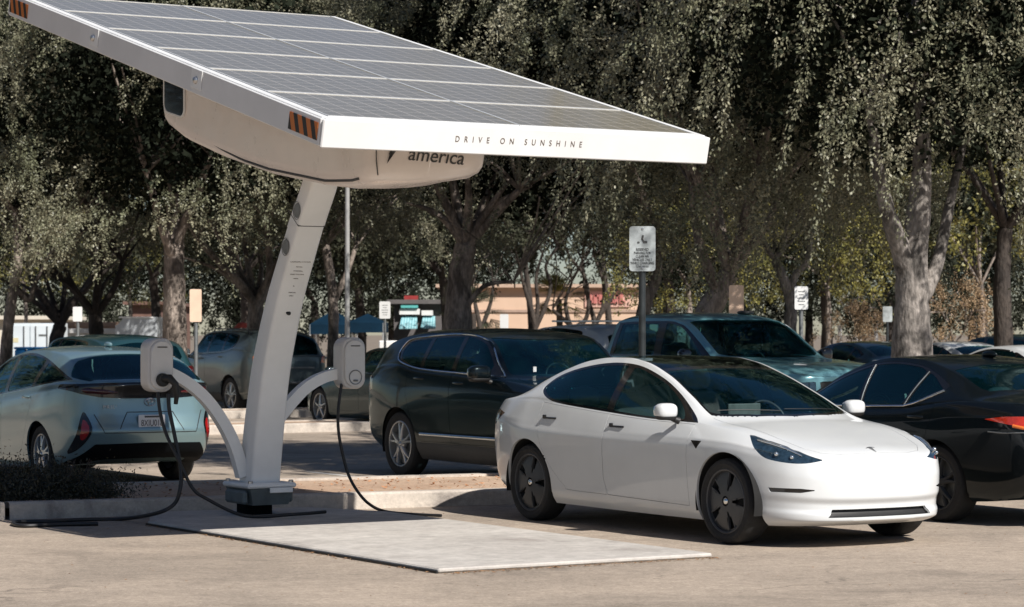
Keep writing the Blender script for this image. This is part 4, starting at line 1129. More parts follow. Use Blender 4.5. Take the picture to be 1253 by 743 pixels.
def hazard_material():
    m, nt, b = newmat('orange and black hazard stripes'); L = nt.links.new
    tc = N(nt, 'ShaderNodeTexCoord'); sp = N(nt, 'ShaderNodeSeparateXYZ'); L(tc.outputs['Object'], sp.inputs[0])
    a = N(nt, 'ShaderNodeMath', operation='MULTIPLY_ADD', i_1=-.55); L(sp.outputs[2], a.inputs[0]); L(sp.outputs[1], a.inputs[2])
    d = N(nt, 'ShaderNodeMath', operation='DIVIDE', i_1=.135); L(a.outputs[0], d.inputs[0])
    f = N(nt, 'ShaderNodeMath', operation='FRACT'); L(d.outputs[0], f.inputs[0])
    g = N(nt, 'ShaderNodeMath', operation='LESS_THAN', i_1=.52); L(f.outputs[0], g.inputs[0])
    cm = N(nt, 'ShaderNodeMixRGB'); L(g.outputs[0], cm.inputs[0]); cm.inputs[1].default_value = (.012, .012, .012, 1); cm.inputs[2].default_value = (.55, .16, .03, 1)
    L(cm.outputs[0], b.inputs['Base Color']); b.inputs['Roughness'].default_value = .45
    return m

def build_station():
    root = empty('solar_canopy', pl(1.145, 5.2), TH, 'white solar canopy on a leaning grey column with two charger boxes', 'charging station')
    inv = root.matrix_basis.inverted()
    def child(o):
        o.data.transform(inv); return o
    # concrete-grey pad
    pad = asphalt('painted steel pad with scuffs', (.50, .47, .43), (.44, .41, .375), (.25, .22, .195), cracks=False, agg=.09, stain=.55, grains=.12)
    mb = MB(); c = pl(1.145, 2.5, .027); mb.box((c[0], c[1], .019), (2.29, 5.0, .032), TH, bev=.010)
    mb.prism([(.02, 5.0), (2.27, 5.0), (1.85, 6.0), (.45, 6.0)], .031, lambda u, v, w: pl(u, v, .003 + w))
    child(mb.build('base_pad', pad, root))
    mb = MB()
    c = pl(1.145, 2.5, .027)
    mb.box(pl(-.008, 2.5, .010), (.012, 5.0, .016), TH)
    child(mb.build('pad_edge_strip', M['rubber_trim'], root))  # thin dark strip along the left edge of the pad
    # footing box: tapered shoe below a flange
    mb = MB()
    def ring(a0, a1, b0, b1, z): return [pl(a0, b0, z), pl(a1, b0, z), pl(a1, b1, z), pl(a0, b1, z)]
    vs = ring(.99, 1.33, 5.0, 5.42, .13) + ring(.94, 1.36, 4.94, 5.46, .275)
    mb.add(vs, [(3, 2, 1, 0), (4, 5, 6, 7), (0, 1, 5, 4), (1, 2, 6, 5), (2, 3, 7, 6), (3, 0, 4, 7)])
    pass; mb.box(pl(.925, 5.2, .20), (.05, .4, .12), TH, bev=.02); mb.box(pl(1.375, 5.2, .20), (.05, .34, .11), TH, bev=.02)
    child(mb.build('footing_box', M['base_grey'], root))
    mb = MB(); mb.box(pl(1.145, 5.3, .085), (.24, .22, .12), TH); child(mb.build('foot', M['insert_black'], root))  # black block fills the gap under the footing, standing in for its shadow
    mb = MB(); mb.box(pl(1.145, 5.2, .302), (.47, .54, .045), TH, bev=.015); mb.box(pl(1.22, 4.915, .262), (.22, .02, .045), TH, bev=.006)
    child(mb.build('flange', M['grey_metal'], root))
    for a, b in ((.95, 4.97), (1.34, 4.97), (.95, 5.43), (1.34, 5.43)):
        mb = MB(); mb.lathe([(0, .022), (.018, .022), (.022, .016), (.022, 0)], 6, c=pl(a, b, .325)); child(mb.build('anchor_bolt', M['bolt_steel'], root))
    # column: leaning, curved
    def colb(px):
        rho = (px - CX) / CAMF; return (.478 - 17.705 * rho) / (.5195 + .8545 * rho)
    def colz(py, b): return CAMH + (HORY - py) * (17.705 + .8545 * b) / CAMF
    prof = [(590, 317.5, .285, .27), (545, 321, .285, .27), (500, 325.5, .28, .265), (455, 331, .275, .26), (416, 338, .27, .255), (365, 349, .262, .245), (315, 363, .256, .235), (265, 378, .25, .225), (235, 388.5, .245, .22), (205, 397, .24, .22)]
    rows = []
    for py, px, wa, db in prof:
        b = colb(px); rows.append((b, colz(py, b), wa, db))
    global COLROWS; COLROWS = rows
    zz = [r_[1] for r_ in rows]; zf = np.linspace(.323, zz[-1], 40)
    bb = pchip(zz, [r_[0] for r_ in rows], zf); ww = pchip(zz, [r_[2] for r_ in rows], zf); dd = pchip(zz, [r_[3] for r_ in rows], zf)
    def colmesh(i0, i1, grow, name):
        mb = MB(); n = 16; vs = []; fs = []
        for i in range(i0, i1):
            hw, hd, cr = ww[i] / 2 + grow, dd[i] / 2 + grow, .03
            for (sx, sy, a0) in ((1, 1, 0), (-1, 1, 90), (-1, -1, 180), (1, -1, 270)):
                for k in range(4):
                    an = R(a0 + 30 * k); vs.append(pl(1.145 + sx * (hw - cr) + cr * math.cos(an), bb[i] + sy * (hd - cr) + cr * math.sin(an), zf[i]))
        m = i1 - i0
        for i in range(m - 1):
            for k in range(n): fs.append((i * n + k, i * n + (k + 1) % n, (i + 1) * n + (k + 1) % n, (i + 1) * n + k))
        fs.append(tuple(range(n - 1, -1, -1))); fs.append(tuple(range((m - 1) * n, m * n)))
        mb.add(vs, fs); return child(mb.build(name, M['grey_metal'], root, 40))
    isplit = int(np.argmin(np.abs(zf - colz(281, colb(373)))))
    colmesh(0, isplit + 1, 0, 'column')
    colmesh(isplit, 40, .004, 'column_cover')
    # seam, discs, keyhole, notices on the column
    i = isplit; mb = MB()
    hw, hd = ww[i] / 2 + .002, dd[i] / 2 + .002
    mb.tube([pl(1.145 + hw, bb[i] - hd, zf[i]), pl(1.145 - hw, bb[i] - hd, zf[i]), pl(1.145 - hw, bb[i] + hd * .6, zf[i] + .14)], .005, 6)
    child(mb.build('cover_seam', M['ink'], root))
    for dz in (.13, -.17):
        z = zf[i] + dz; b = float(np.interp(z, zf, bb)); w = float(np.interp(z, zf, ww)); mb = MB()
        mb.lathe([(0, -.006), (.06, -.006), (.066, 0)], 28, axis='x', M=Matrix.Translation(pl(1.145 - w / 2 - .002, b + .0, z)) @ Matrix.Rotation(TH, 4, 'Z'))
        ring_ = [tuple(Matrix.Translation(pl(1.145 - w / 2 - .010, b, z)) @ Matrix.Rotation(TH, 4, 'Z') @ Vector((0, .064 * math.cos(t), .075 * math.sin(t)))) for t in np.linspace(0, 2 * PI, 30)]
        mb.tube(ring_, .003, 5, cap=False)
        child(mb.build('access_disc', M['steel_post'], root))
    def front_frame(z, da=0.0, off=.004):
        b = float(np.interp(z, zf, bb)); d = float(np.interp(z, zf, dd)); sl = (float(np.interp(z + .05, zf, bb - dd / 2)) - float(np.interp(z - .05, zf, bb - dd / 2))) / .1
        return Matrix.Translation(pl(1.145 + da, b - d / 2 - off, z)) @ Matrix.Rotation(TH, 4, 'Z') @ Matrix.Rotation(PI / 2 + math.atan(-sl) * -1, 4, 'X')
    z = colz(383, colb(344)); Fm = front_frame(z, .0)
    mb = MB(); mb.lathe([(0, .006), (.018, .006), (.024, 0)], 20, M=Fm); child(mb.build('keyhole', M['rubber_trim'], root))
    for k, (py, txt, s_) in enumerate(((321, 'CHARGING STATION', .020), (327, 'NOTICE', .016), (332, 'WARNING', .018), (336, 'HIGH VOLTAGE', .018), (341, 'INSIDE', .015), (350, 'E', .022), (358, 'VEHICLES', .016), (362, 'ONLY', .016))):
        z = colz(py, colb(362)); o = text_mesh('column_notice', txt, s_, M['ink_warm'], root, front_frame(z, -.01)); child(o)
    # curved arms and charger boxes
    def charger(ax, bx, zc, arm_pts, plug):
        mb = MB()
        P = smoothpoly(arm_pts, 6, closed=False); vs = []; fs = []
        m = len(P)
        for i in range(m):
            t = P[min(i + 1, m - 1)] - P[max(i - 1, 0)]; t /= np.linalg.norm(t)
            nrm = np.array([-t[2], 0, t[0]]); nrm /= np.linalg.norm(nrm); h = .052 - .006 * i / m
            for sn, sb in ((-1, -1), (1, -1), (1, 1), (-1, 1)):
                q = P[i] + nrm * h * sn; vs.append(pl(q[0], q[1] + sb * .045, q[2]))
        for i in range(m - 1):
            for k in range(4): fs.append((i * 4 + k, i * 4 + (k + 1) % 4, i * 4 + 4 + (k + 1) % 4, i * 4 + 4 + k))
        fs += [(3, 2, 1, 0), (m * 4 - 4, m * 4 - 3, m * 4 - 2, m * 4 - 1)]
        mb.add(vs, fs); child(mb.build('charger_arm', M['grey_metal'], root, 30))
        def stadium(w, h, n=12): return [(w / 2 * math.cos(t), h / 2 - w / 2 + w / 2 * math.sin(t)) for t in np.linspace(0, PI, n)] + [(w / 2 * math.cos(t), -h / 2 + w / 2 + w / 2 * math.sin(t)) for t in np.linspace(PI, 2 * PI, n)]
        def rrect(w, h, r_, n=6):
            o_ = []
            for cx, cy, a0 in ((w / 2 - r_, h / 2 - r_, 0), (-w / 2 + r_, h / 2 - r_, 90), (-w / 2 + r_, -h / 2 + r_, 180), (w / 2 - r_, -h / 2 + r_, 270)):
                for t in np.linspace(0, 90, n): o_.append((cx + r_ * math.cos(R(a0 + t)), cy + r_ * math.sin(R(a0 + t))))
            return o_
        def slab(name, shape, b0, b1, bev, mat, par):
            mb = MB(); n = len(shape); vs = []
            for b_, s_ in ((b1, .93), (b1 - bev, 1.0), (b0 + bev, 1.0), (b0 + bev * .3, .96), (b0, .90)):
                for u, v in shape: vs.append(pl(ax + u * s_, bx + b_, zc + v * (s_ if s_ == 1 else 1 - (1 - s_) * .5)))
            fs = []
            for i in range(4):
                for k in range(n): fs.append((i * n + k, i * n + (k + 1) % n, (i + 1) * n + (k + 1) % n, (i + 1) * n + k))
            fs.append(tuple(range(n))); fs.append(tuple(range(5 * n - 1, 4 * n - 1, -1)))
            mb.add(vs, fs); return child(mb.build(name, mat, par, 35))
        box = slab('charger_box', rrect(.235, .46, .09), -.02, .17, .02, M['charger_shell'], root)
        slab('face_plate', stadium(.205, .425), -.045, -.015, .012, M['charger_shell'], box)
        mb = MB(); mb.tube([pl(ax - .045, bx - .047, zc + .155), pl(ax + .045, bx - .047, zc + .155)], .005, 5); child(mb.build('maker_mark', M['ink'], box))
        if plug:
            mb = MB(); mb.lathe([(0, -.03), (.05, -.03), (.058, -.01), (.058, .02)], 20, axis='y', M=Matrix.Translation(pl(ax, bx - .06, zc - .125)) @ Matrix.Rotation(TH, 4, 'Z'))
            child(mb.build('connector_holster', M['rubber_trim'], box, 50))
            mb = MB(); mb.tube([pl(ax, bx - .06, zc - .115), pl(ax + .03, bx - .13, zc - .11), pl(ax + .075, bx - .15, zc - .16), pl(ax + .10, bx - .12, zc - .26), pl(ax + .10, bx - .10, zc - .33)], [.04, .036, .03, .022, .018], 10)
            child(mb.build('charging_plug', M['rubber_trim'], box, 60))
        else:
            mb = MB(); rg = [pl(ax + .062 * math.cos(t), bx - .048, zc - .125 + .062 * math.sin(t)) for t in np.linspace(0, 2 * PI, 25)]
            mb.tube(rg, .005, 5, cap=False); mb.tube([pl(ax - .02, bx - .05, zc - .155), pl(ax + .02, bx - .05, zc - .155)], .010, 6)
            child(mb.build('connector_socket', M['steel_post'], box))
        return box
    def ab(px, py, b):
        """point of the vertical plane b = const seen at a pixel"""
        rho = (px - CX) / CAMF; X0, Y0 = O2 + b * RY
        a = (rho * Y0 - X0) / (EX[0] - rho * EX[1]); Y = Y0 + a * EX[1]
        return a, CAMH + (HORY - py) * Y / CAMF
    aL, zL = ab(196, 447, 5.1); aR, zR = ab(432, 444.5, 5.1)
    arm = [(ab(297, 583, 5.22)), (ab(287, 548, 5.22)), (ab(272, 517, 5.22)), (ab(251, 488, 5.22)), (ab(228, 468, 5.22)), (ab(205, 455, 5.22))]
    charger(aL, 5.1, zL, [(a, 5.22, z) for a, z in arm], True)
    arm = [ab(340, 512, 5.22), ab(356, 492, 5.22), ab(374, 474, 5.22), ab(395, 462, 5.22), ab(420, 456, 5.22)]
    charger(aR, 5.1, zR, [(a, 5.22, z) for a, z in arm], False)
    # canopy, tilted frame
    K = canopy_mat(); Wd, Ln = 3.25, 6.41
    def tb(mb, c, d, bev=0): mb.box(c, d, M=K, bev=bev)
    mb = MB(); tb(mb, (Wd / 2, -.012, -.092), (Wd + .05, .03, .205), .008); tb(mb, (Wd / 2, .03, .004), (Wd, .09, .02))
    child(mb.build('front_fascia', M['white_metal'], root))
    mb = MB(); tb(mb, (Wd / 2, Ln + .012, -.085), (Wd + .04, .03, .19), .008); child(mb.build('rear_fascia', M['white_metal'], root))
    for x in (-.012, Wd + .012):
        mb = MB(); tb(mb, (x, Ln / 2, -.09), (.03, Ln - .03, .195), .006); tb(mb, (x + (.03 if x < 0 else -.03), Ln / 2, .006), (.06, Ln - .06, .022), .004)
        child(mb.build('side_channel', M['white_metal'], root))
    mb = MB()
    for y in np.linspace(.25, Ln - .25, 7): tb(mb, (Wd / 2, y, -.075), (Wd - .06, .05, .08))
    for x in (.8, 2.45): tb(mb, (x, Ln / 2, -.14), (.08, Ln - .2, .06))
    child(mb.build('roof_beams', M['grey_metal'], root))
    pm = panel_material()
    nx, ny = 2, 6; pw, ph = (Wd - .11) / nx, (Ln - .14) / ny
    fr = pmat('silver module frame', (.66, .67, .67), .35, .3, var=.05)
    for i in range(nx):
        for j in range(ny):
            cx, cy = .055 + pw * (i + .5), .07 + ph * (j + .5)
            mb = MB(); mb.box((0, 0, 0), (pw - .024, ph - .024, .03))
            o = mb.build('solar_panel', pm, root); o.matrix_local = inv @ K @ Matrix.Translation((cx, cy, .002))
            mb = MB()
            for sx in (-1, 1): mb.box((sx * (pw / 2 - .008), 0, 0), (.011, ph - .006, .038))
            for sy in (-1, 1): mb.box((0, sy * (ph / 2 - .008), 0), (pw - .030, .011, .038))
            f = mb.build('panel_frame', fr, o)
    hz = hazard_material()
    for y0, y1 in ((.04, .50), (Ln - .50, Ln - .04)):
        for sx in (-1, 1):
            mb = MB(); mb.box((0, 0, 0), (.004, y1 - y0, .125))
            o = mb.build('hazard_sticker', hz, root); o.matrix_local = inv @ K @ Matrix.Translation((-.031 if sx < 0 else Wd + .031, (y0 + y1) / 2, -.09))
    for y in (2.15, 4.30):
        mb = MB(); mb.box((0, 0, 0), (.006, .20, .15), bev=.002); o = mb.build('bracket_plate', M['grey_metal'], root); o.matrix_local = inv @ K @ Matrix.Translation((-.032, y, -.07))
        mb = MB(); mb.lathe([(0, -.02), (.022, -.018), (.028, -.006), (.03, 0)], 14, axis='x', c=(-.004, 0, -.01)); mb.build('bolt', M['bolt_steel'], o, 60)
    # lettering on the front fascia
    Tm = K @ Matrix.Translation((Wd * .53, -.0295, -.082)) @ Matrix.Rotation(PI / 2, 4, 'X')
    child(text_mesh('fascia_lettering', 'DRIVE ON SUNSHINE', .061, M['ink_warm'], root, K @ Matrix.Translation((1.58, -.029, -.088)) @ Matrix.Rotation(PI / 2, 4, 'X'), space=2.45, sx=.84))
    # battery housing hung under the canopy: rounded box with a boat-shaped belly
    a0, a1, b0, b1 = .60, 1.69, 2.06, 6.2
    def plan(n=10):
        P = []; rc = (.20, .20, .30, .30)
        for (cx, cy, a_, r_) in ((a1 - rc[0], b1 - rc[0], 0, rc[0]), (a0 + rc[1], b1 - rc[1], 90, rc[1]), (a0 + .18, b0 + .18, 180, .18), (a1 - .25, b0 + .25, 270, .25)):
            for t in np.linspace(0, 90, n): P.append((cx + r_ * math.cos(R(a_ + t)), cy + r_ * math.sin(R(a_ + t))))
        Q = []
        for i, p in enumerate(P):
            q = P[(i + 1) % len(P)]; k = max(1, int(math.hypot(q[0] - p[0], q[1] - p[1]) / .16))
            for j in range(k): Q.append((p[0] + (q[0] - p[0]) * j / k, p[1] + (q[1] - p[1]) * j / k))
        return Q
    PL = plan(); n = len(PL); ac, bc = 1.145, 4.1
    def zbot(a, b):
        z = np.interp(b, [2.0, 2.4, 2.87, 3.9, 4.87, 5.6, 6.2], [2.83, 2.78, 2.80, 2.95, 3.15, 3.34, 3.58])
        return z + .10 * max(0, (a - .9) / .8)**1.6
    def ztop(b): return 3.117 + .2547 * (b - .748) - .06
    vs = []; fs = []
    levels = [('t', 1.0, 0), ('b', 1.0, .12), ('b', .985, .05), ('b', .95, .012), ('b', .88, -.005), ('b', .5, -.02), ('b', .02, -.025)]
    for kind, sc_, dz in levels:
        for a, b in PL:
            A, B_ = ac + (a - ac) * sc_, bc + (b - bc) * (1 - (1 - sc_) * .45)
            if kind == 't': vs.append(pl(A, B_, ztop(b)))
            else: vs.append(pl(A, B_, zbot(A, B_) + dz))
    for i in range(len(levels) - 1):
        for k in range(n): fs.append((i * n + k, i * n + (k + 1) % n, (i + 1) * n + (k + 1) % n, (i + 1) * n + k))
    fs.append(tuple(range(n))); fs.append(tuple(range(len(levels) * n - 1, (len(levels) - 1) * n - 1, -1)))
    mb = MB(); mb.add(vs, fs); shell = pmat('warm white battery housing', (.84, .755, .69), .30, var=.05, scale=2.0, coat=.3, rvar=.06)
    hs = child(mb.build('battery_housing', shell, root, 50))
    # parting line of the belly tray, following the lower edge of the housing
    mb = MB(); pts = []
    for b_ in np.linspace(5.15, 2.32, 26):
        pts.append(pl(ac + (a0 - ac) * .972 - .004, b_, zbot(a0, b_) + .034 + .05 * max(0, (b_ - 4.4) / .75)))
    mb.tube(pts, [.002 + .009 * math.sin(PI * min(1, (i + 1) / 9) / 2) for i in range(26)], 6); child(mb.build('tray_gap', M['ink'], root))
    # seam, vent, lettering
    mb = MB(); mb.tube([pl(a0 + .045, b0 + .035, ztop(b0)), pl(a0 + .045, b0 + .035, zbot(a0, b0) + .13), pl(a0 + .075, b0 + .065, zbot(a0, b0) + .02)], .005, 6); child(mb.build('housing_seam', M['ink'], root))
    mb = MB(); n2 = 7; vs = []
    zc_ = 3.80; P = []
    for cu_, cv, a_ in ((.13, .16, 0), (-.13, .16, 90), (-.13, -.16, 180), (.13, -.16, 270)):
        for t in np.linspace(0, 90, n2): P.append((cu_ + .08 * math.cos(R(a_ + t)), cv + .08 * math.sin(R(a_ + t))))
    mb.prism(P, .02, lambda u, v, w: pl(a0 - .006 + w - .01, 5.78 + u, 3.82 + v + .22 * u))
    v_ = child(mb.build('vent_window', M['gloss_black'], root, 30))
    mb = MB(); mb.tube([pl(a0 - .01, 5.78 + u * 1.04, 3.82 + v * 1.04 + .22 * u) for u, v in P + P[:1]], .012, 6, cap=False); child(mb.build('vent_frame', M['grey_metal'], root, 60))
    fa = lambda a, z: Matrix.Translation(pl(a, b0 - .006, z)) @ Matrix.Rotation(TH, 4, 'Z') @ Matrix.Rotation(R(2.5), 4, 'Y') @ Matrix.Rotation(PI / 2, 4, 'X')
    aA, zA = ab(533, 191.5, b0)
    child(text_mesh('housing_lettering', 'america', .155, M['ink'], root, fa(aA, zA), shear=.22, sx=1.02, extrude=.002))
    aA, zA = ab(478, 190, b0)
    Fm = fa(aA, zA); mb = MB()
    mb.prism([(-.035, -.07), (.012, -.005), (-.02, .005), (.0, .055), (.055, .055), (.03, .02)], .003, lambda u, v, w: tuple(Fm @ Vector((u, v, w))))
    child(mb.build('housing_logo', M['ink'], root))
    mb = MB()
    Mx = Matrix.Translation(pl(.58, 4.55, 3.38)) 
    mb.box(pl(1.145, 4.1, 3.62), (.5, .7, .5), TH); child(mb.build('tilt_gearbox', M['base_grey'], root))
    return aL, zL, aR, zR

def curve_cable(name, pts, r, label, n=8):
    P = smoothpoly(pts, n, closed=False); mb = MB(); mb.tube([tuple(p) for p in P], r, 10)
    o = mb.build(name, M['cable'], None, 60); return tag(o, label, 'cable')

def build_cables(aL, zL, aR, zR):
    g = lambda px, py, z=.018: (*ground_at(px, py, z), z)
    def w(px, py, b):
        rho = (px - CX) / CAMF; X0, Y0 = O2 + b * RY
        a = (rho * Y0 - X0) / (EX[0] - rho * EX[1]); p = O2 + a * EX + b * RY
        return (p[0], p[1], CAMH + (HORY - py) * p[1] / CAMF)
    # hanging from the left box, past the pad and round to the kerb
    curve_cable('charging_cable', [w(206, 482, 5.0), w(207, 500, 4.98), w(212, 525, 4.95), w(218, 555, 4.9), w(221.5, 580, 4.85), w(220, 600, 4.82), w(213, 617, 4.85), w(192, 628, 4.9), g(150, 635), g(100, 636), g(60, 638), g(22, 638.5), g(16, 641), g(30, 643.5), g(70, 642), g(120, 641)], .017, 'black charging cable hanging from the left charger and lying along the kerb')
    curve_cable('charging_cable', [w(193, 480, 5.05), w(196, 505, 5.02), w(203, 530, 4.98), w(213, 552, 4.9), w(224, 575, 4.85), w(236, 598, 4.8), w(252, 610, 4.75), (*pl(.75, 4.65)[:2], .072), (*pl(1.2, 4.6)[:2], .072), (*pl(1.55, 4.72)[:2], .072)], .015, 'black charging cable drooping from the left charger to the foot of the column')
    curve_cable('charging_cable', [w(418, 470, 5.12), w(414, 500, 5.1), w(414, 525, 5.1), w(418, 550, 5.1), w(426, 580, 5.08), w(438, 602, 5.0), w(452, 617, 4.95), g(470, 625.5), g(500, 629), g(540, 631)], .014, 'black charging cable hanging from the right charger down to the pad')
# ---------------------------------------------------------------- ground, kerbs
def asphalt(name, c1, c2, dark, cracks=True, agg=.45, stain=.5, grains=.55):
    m, nt, b = newmat(name); L = nt.links.new
    tc = N(nt, 'ShaderNodeTexCoord')
    def noise(sc, det=6, rough=.6, dist=0.0):
        n = N(nt, 'ShaderNodeTexNoise', i_Scale=sc, i_Detail=det, i_Roughness=rough, i_Distortion=dist); L(tc.outputs['Object'], n.inputs['Vector']); return n.outputs[0]
    def ramp(src, a, b_, lo=0.0, hi=1.0):
        r = N(nt, 'ShaderNodeMapRange'); r.inputs[1].default_value = a; r.inputs[2].default_value = b_; r.inputs[3].default_value = lo; r.inputs[4].default_value = hi; L(src, r.inputs[0]); return r.outputs[0]
    def mix(f, a, b_, typ='MIX'):
        n = N(nt, 'ShaderNodeMixRGB', blend_type=typ)
        for i, v in ((0, f), (1, a), (2, b_)):
            if hasattr(v, 'is_linked') or isinstance(v, bpy.types.NodeSocket): L(v, n.inputs[i])
            else: n.inputs[i].default_value = v
        return n.outputs[0]
    base = mix(ramp(noise(.55, 5, .6, .6), .38, .62), c4(c1), c4(c2))
    fine = ramp(noise(34, 6, .85), .28, .72, 1 - agg, 1 + agg)
    mid = ramp(noise(9, 6, .7), .3, .7, .80, 1.16)
    sm = N(nt, 'ShaderNodeMapping'); sm.inputs['Scale'].default_value = (.25, 1.6, 1); sm.inputs['Rotation'].default_value = (0, 0, R(-12)); L(tc.outputs['Object'], sm.inputs[0])
    sn = N(nt, 'ShaderNodeTexNoise', i_Scale=1.3, i_Detail=6.0, i_Roughness=.62); L(sm.outputs[0], sn.inputs['Vector']); streak = ramp(sn.outputs[0], .35, .65, .94, 1.05)
    sc = N(nt, 'ShaderNodeMath', operation='MULTIPLY'); L(fine, sc.inputs[0]); L(mid, sc.inputs[1]); sc0 = sc; sc = N(nt, 'ShaderNodeMath', operation='MULTIPLY'); L(sc0.outputs[0], sc.inputs[0]); L(streak, sc.inputs[1])
    v = N(nt, 'ShaderNodeVectorMath', operation='SCALE'); L(base, v.inputs[0]); L(sc.outputs[0], v.inputs['Scale'])
    # oil and tyre stains with their own outline
    st = ramp(noise(.9, 8, .62, 1.2), .56, .70, 0, stain)
    col = mix(st, v.outputs[0], c4(dark))
    if cracks:
        st2 = ramp(noise(3.2, 5, .6, .4), .64, .72, 0, .40); col = mix(st2, col, (.10, .085, .07, 1))
        vo = N(nt, 'ShaderNodeTexVoronoi', feature='DISTANCE_TO_EDGE', i_Scale=.42)
        wv = N(nt, 'ShaderNodeTexNoise', i_Scale=1.7, i_Detail=5.0); L(tc.outputs['Object'], wv.inputs['Vector'])
        ad = N(nt, 'ShaderNodeMixRGB', blend_type='LINEAR_LIGHT'); ad.inputs[0].default_value = .35; L(tc.outputs['Object'], ad.inputs[1]); L(wv.outputs[1], ad.inputs[2])
        L(ad.outputs[0], vo.inputs['Vector'])
        k = ramp(vo.outputs[0], .0, .009, .55, 0)
        gate = ramp(noise(.35, 3), .50, .62)
        kk = N(nt, 'ShaderNodeMath', operation='MULTIPLY'); L(k, kk.inputs[0]); L(gate, kk.inputs[1])
        col = mix(kk.outputs[0], col, (.035, .03, .027, 1))
    # scattered light grains
    vg = N(nt, 'ShaderNodeTexVoronoi', i_Scale=52.0); L(tc.outputs['Object'], vg.inputs['Vector'])
    gr = ramp(vg.outputs['Distance'], .05, .30, grains, 0)
    col = mix(gr, col, (.52, .45, .38, 1))
    L(col, b.inputs['Base Color']); b.inputs['Roughness'].default_value = .9; b.inputs['Specular IOR Level'].default_value = .25
    nb = N(nt, 'ShaderNodeTexNoise', i_Scale=110.0, i_Detail=3.0); L(tc.outputs['Object'], nb.inputs['Vector'])
    bp = N(nt, 'ShaderNodeBump', i_Strength=.5, i_Distance=.006); L(nb.outputs[0], bp.inputs['Height']); L(bp.outputs[0], b.inputs['Normal'])
    return m

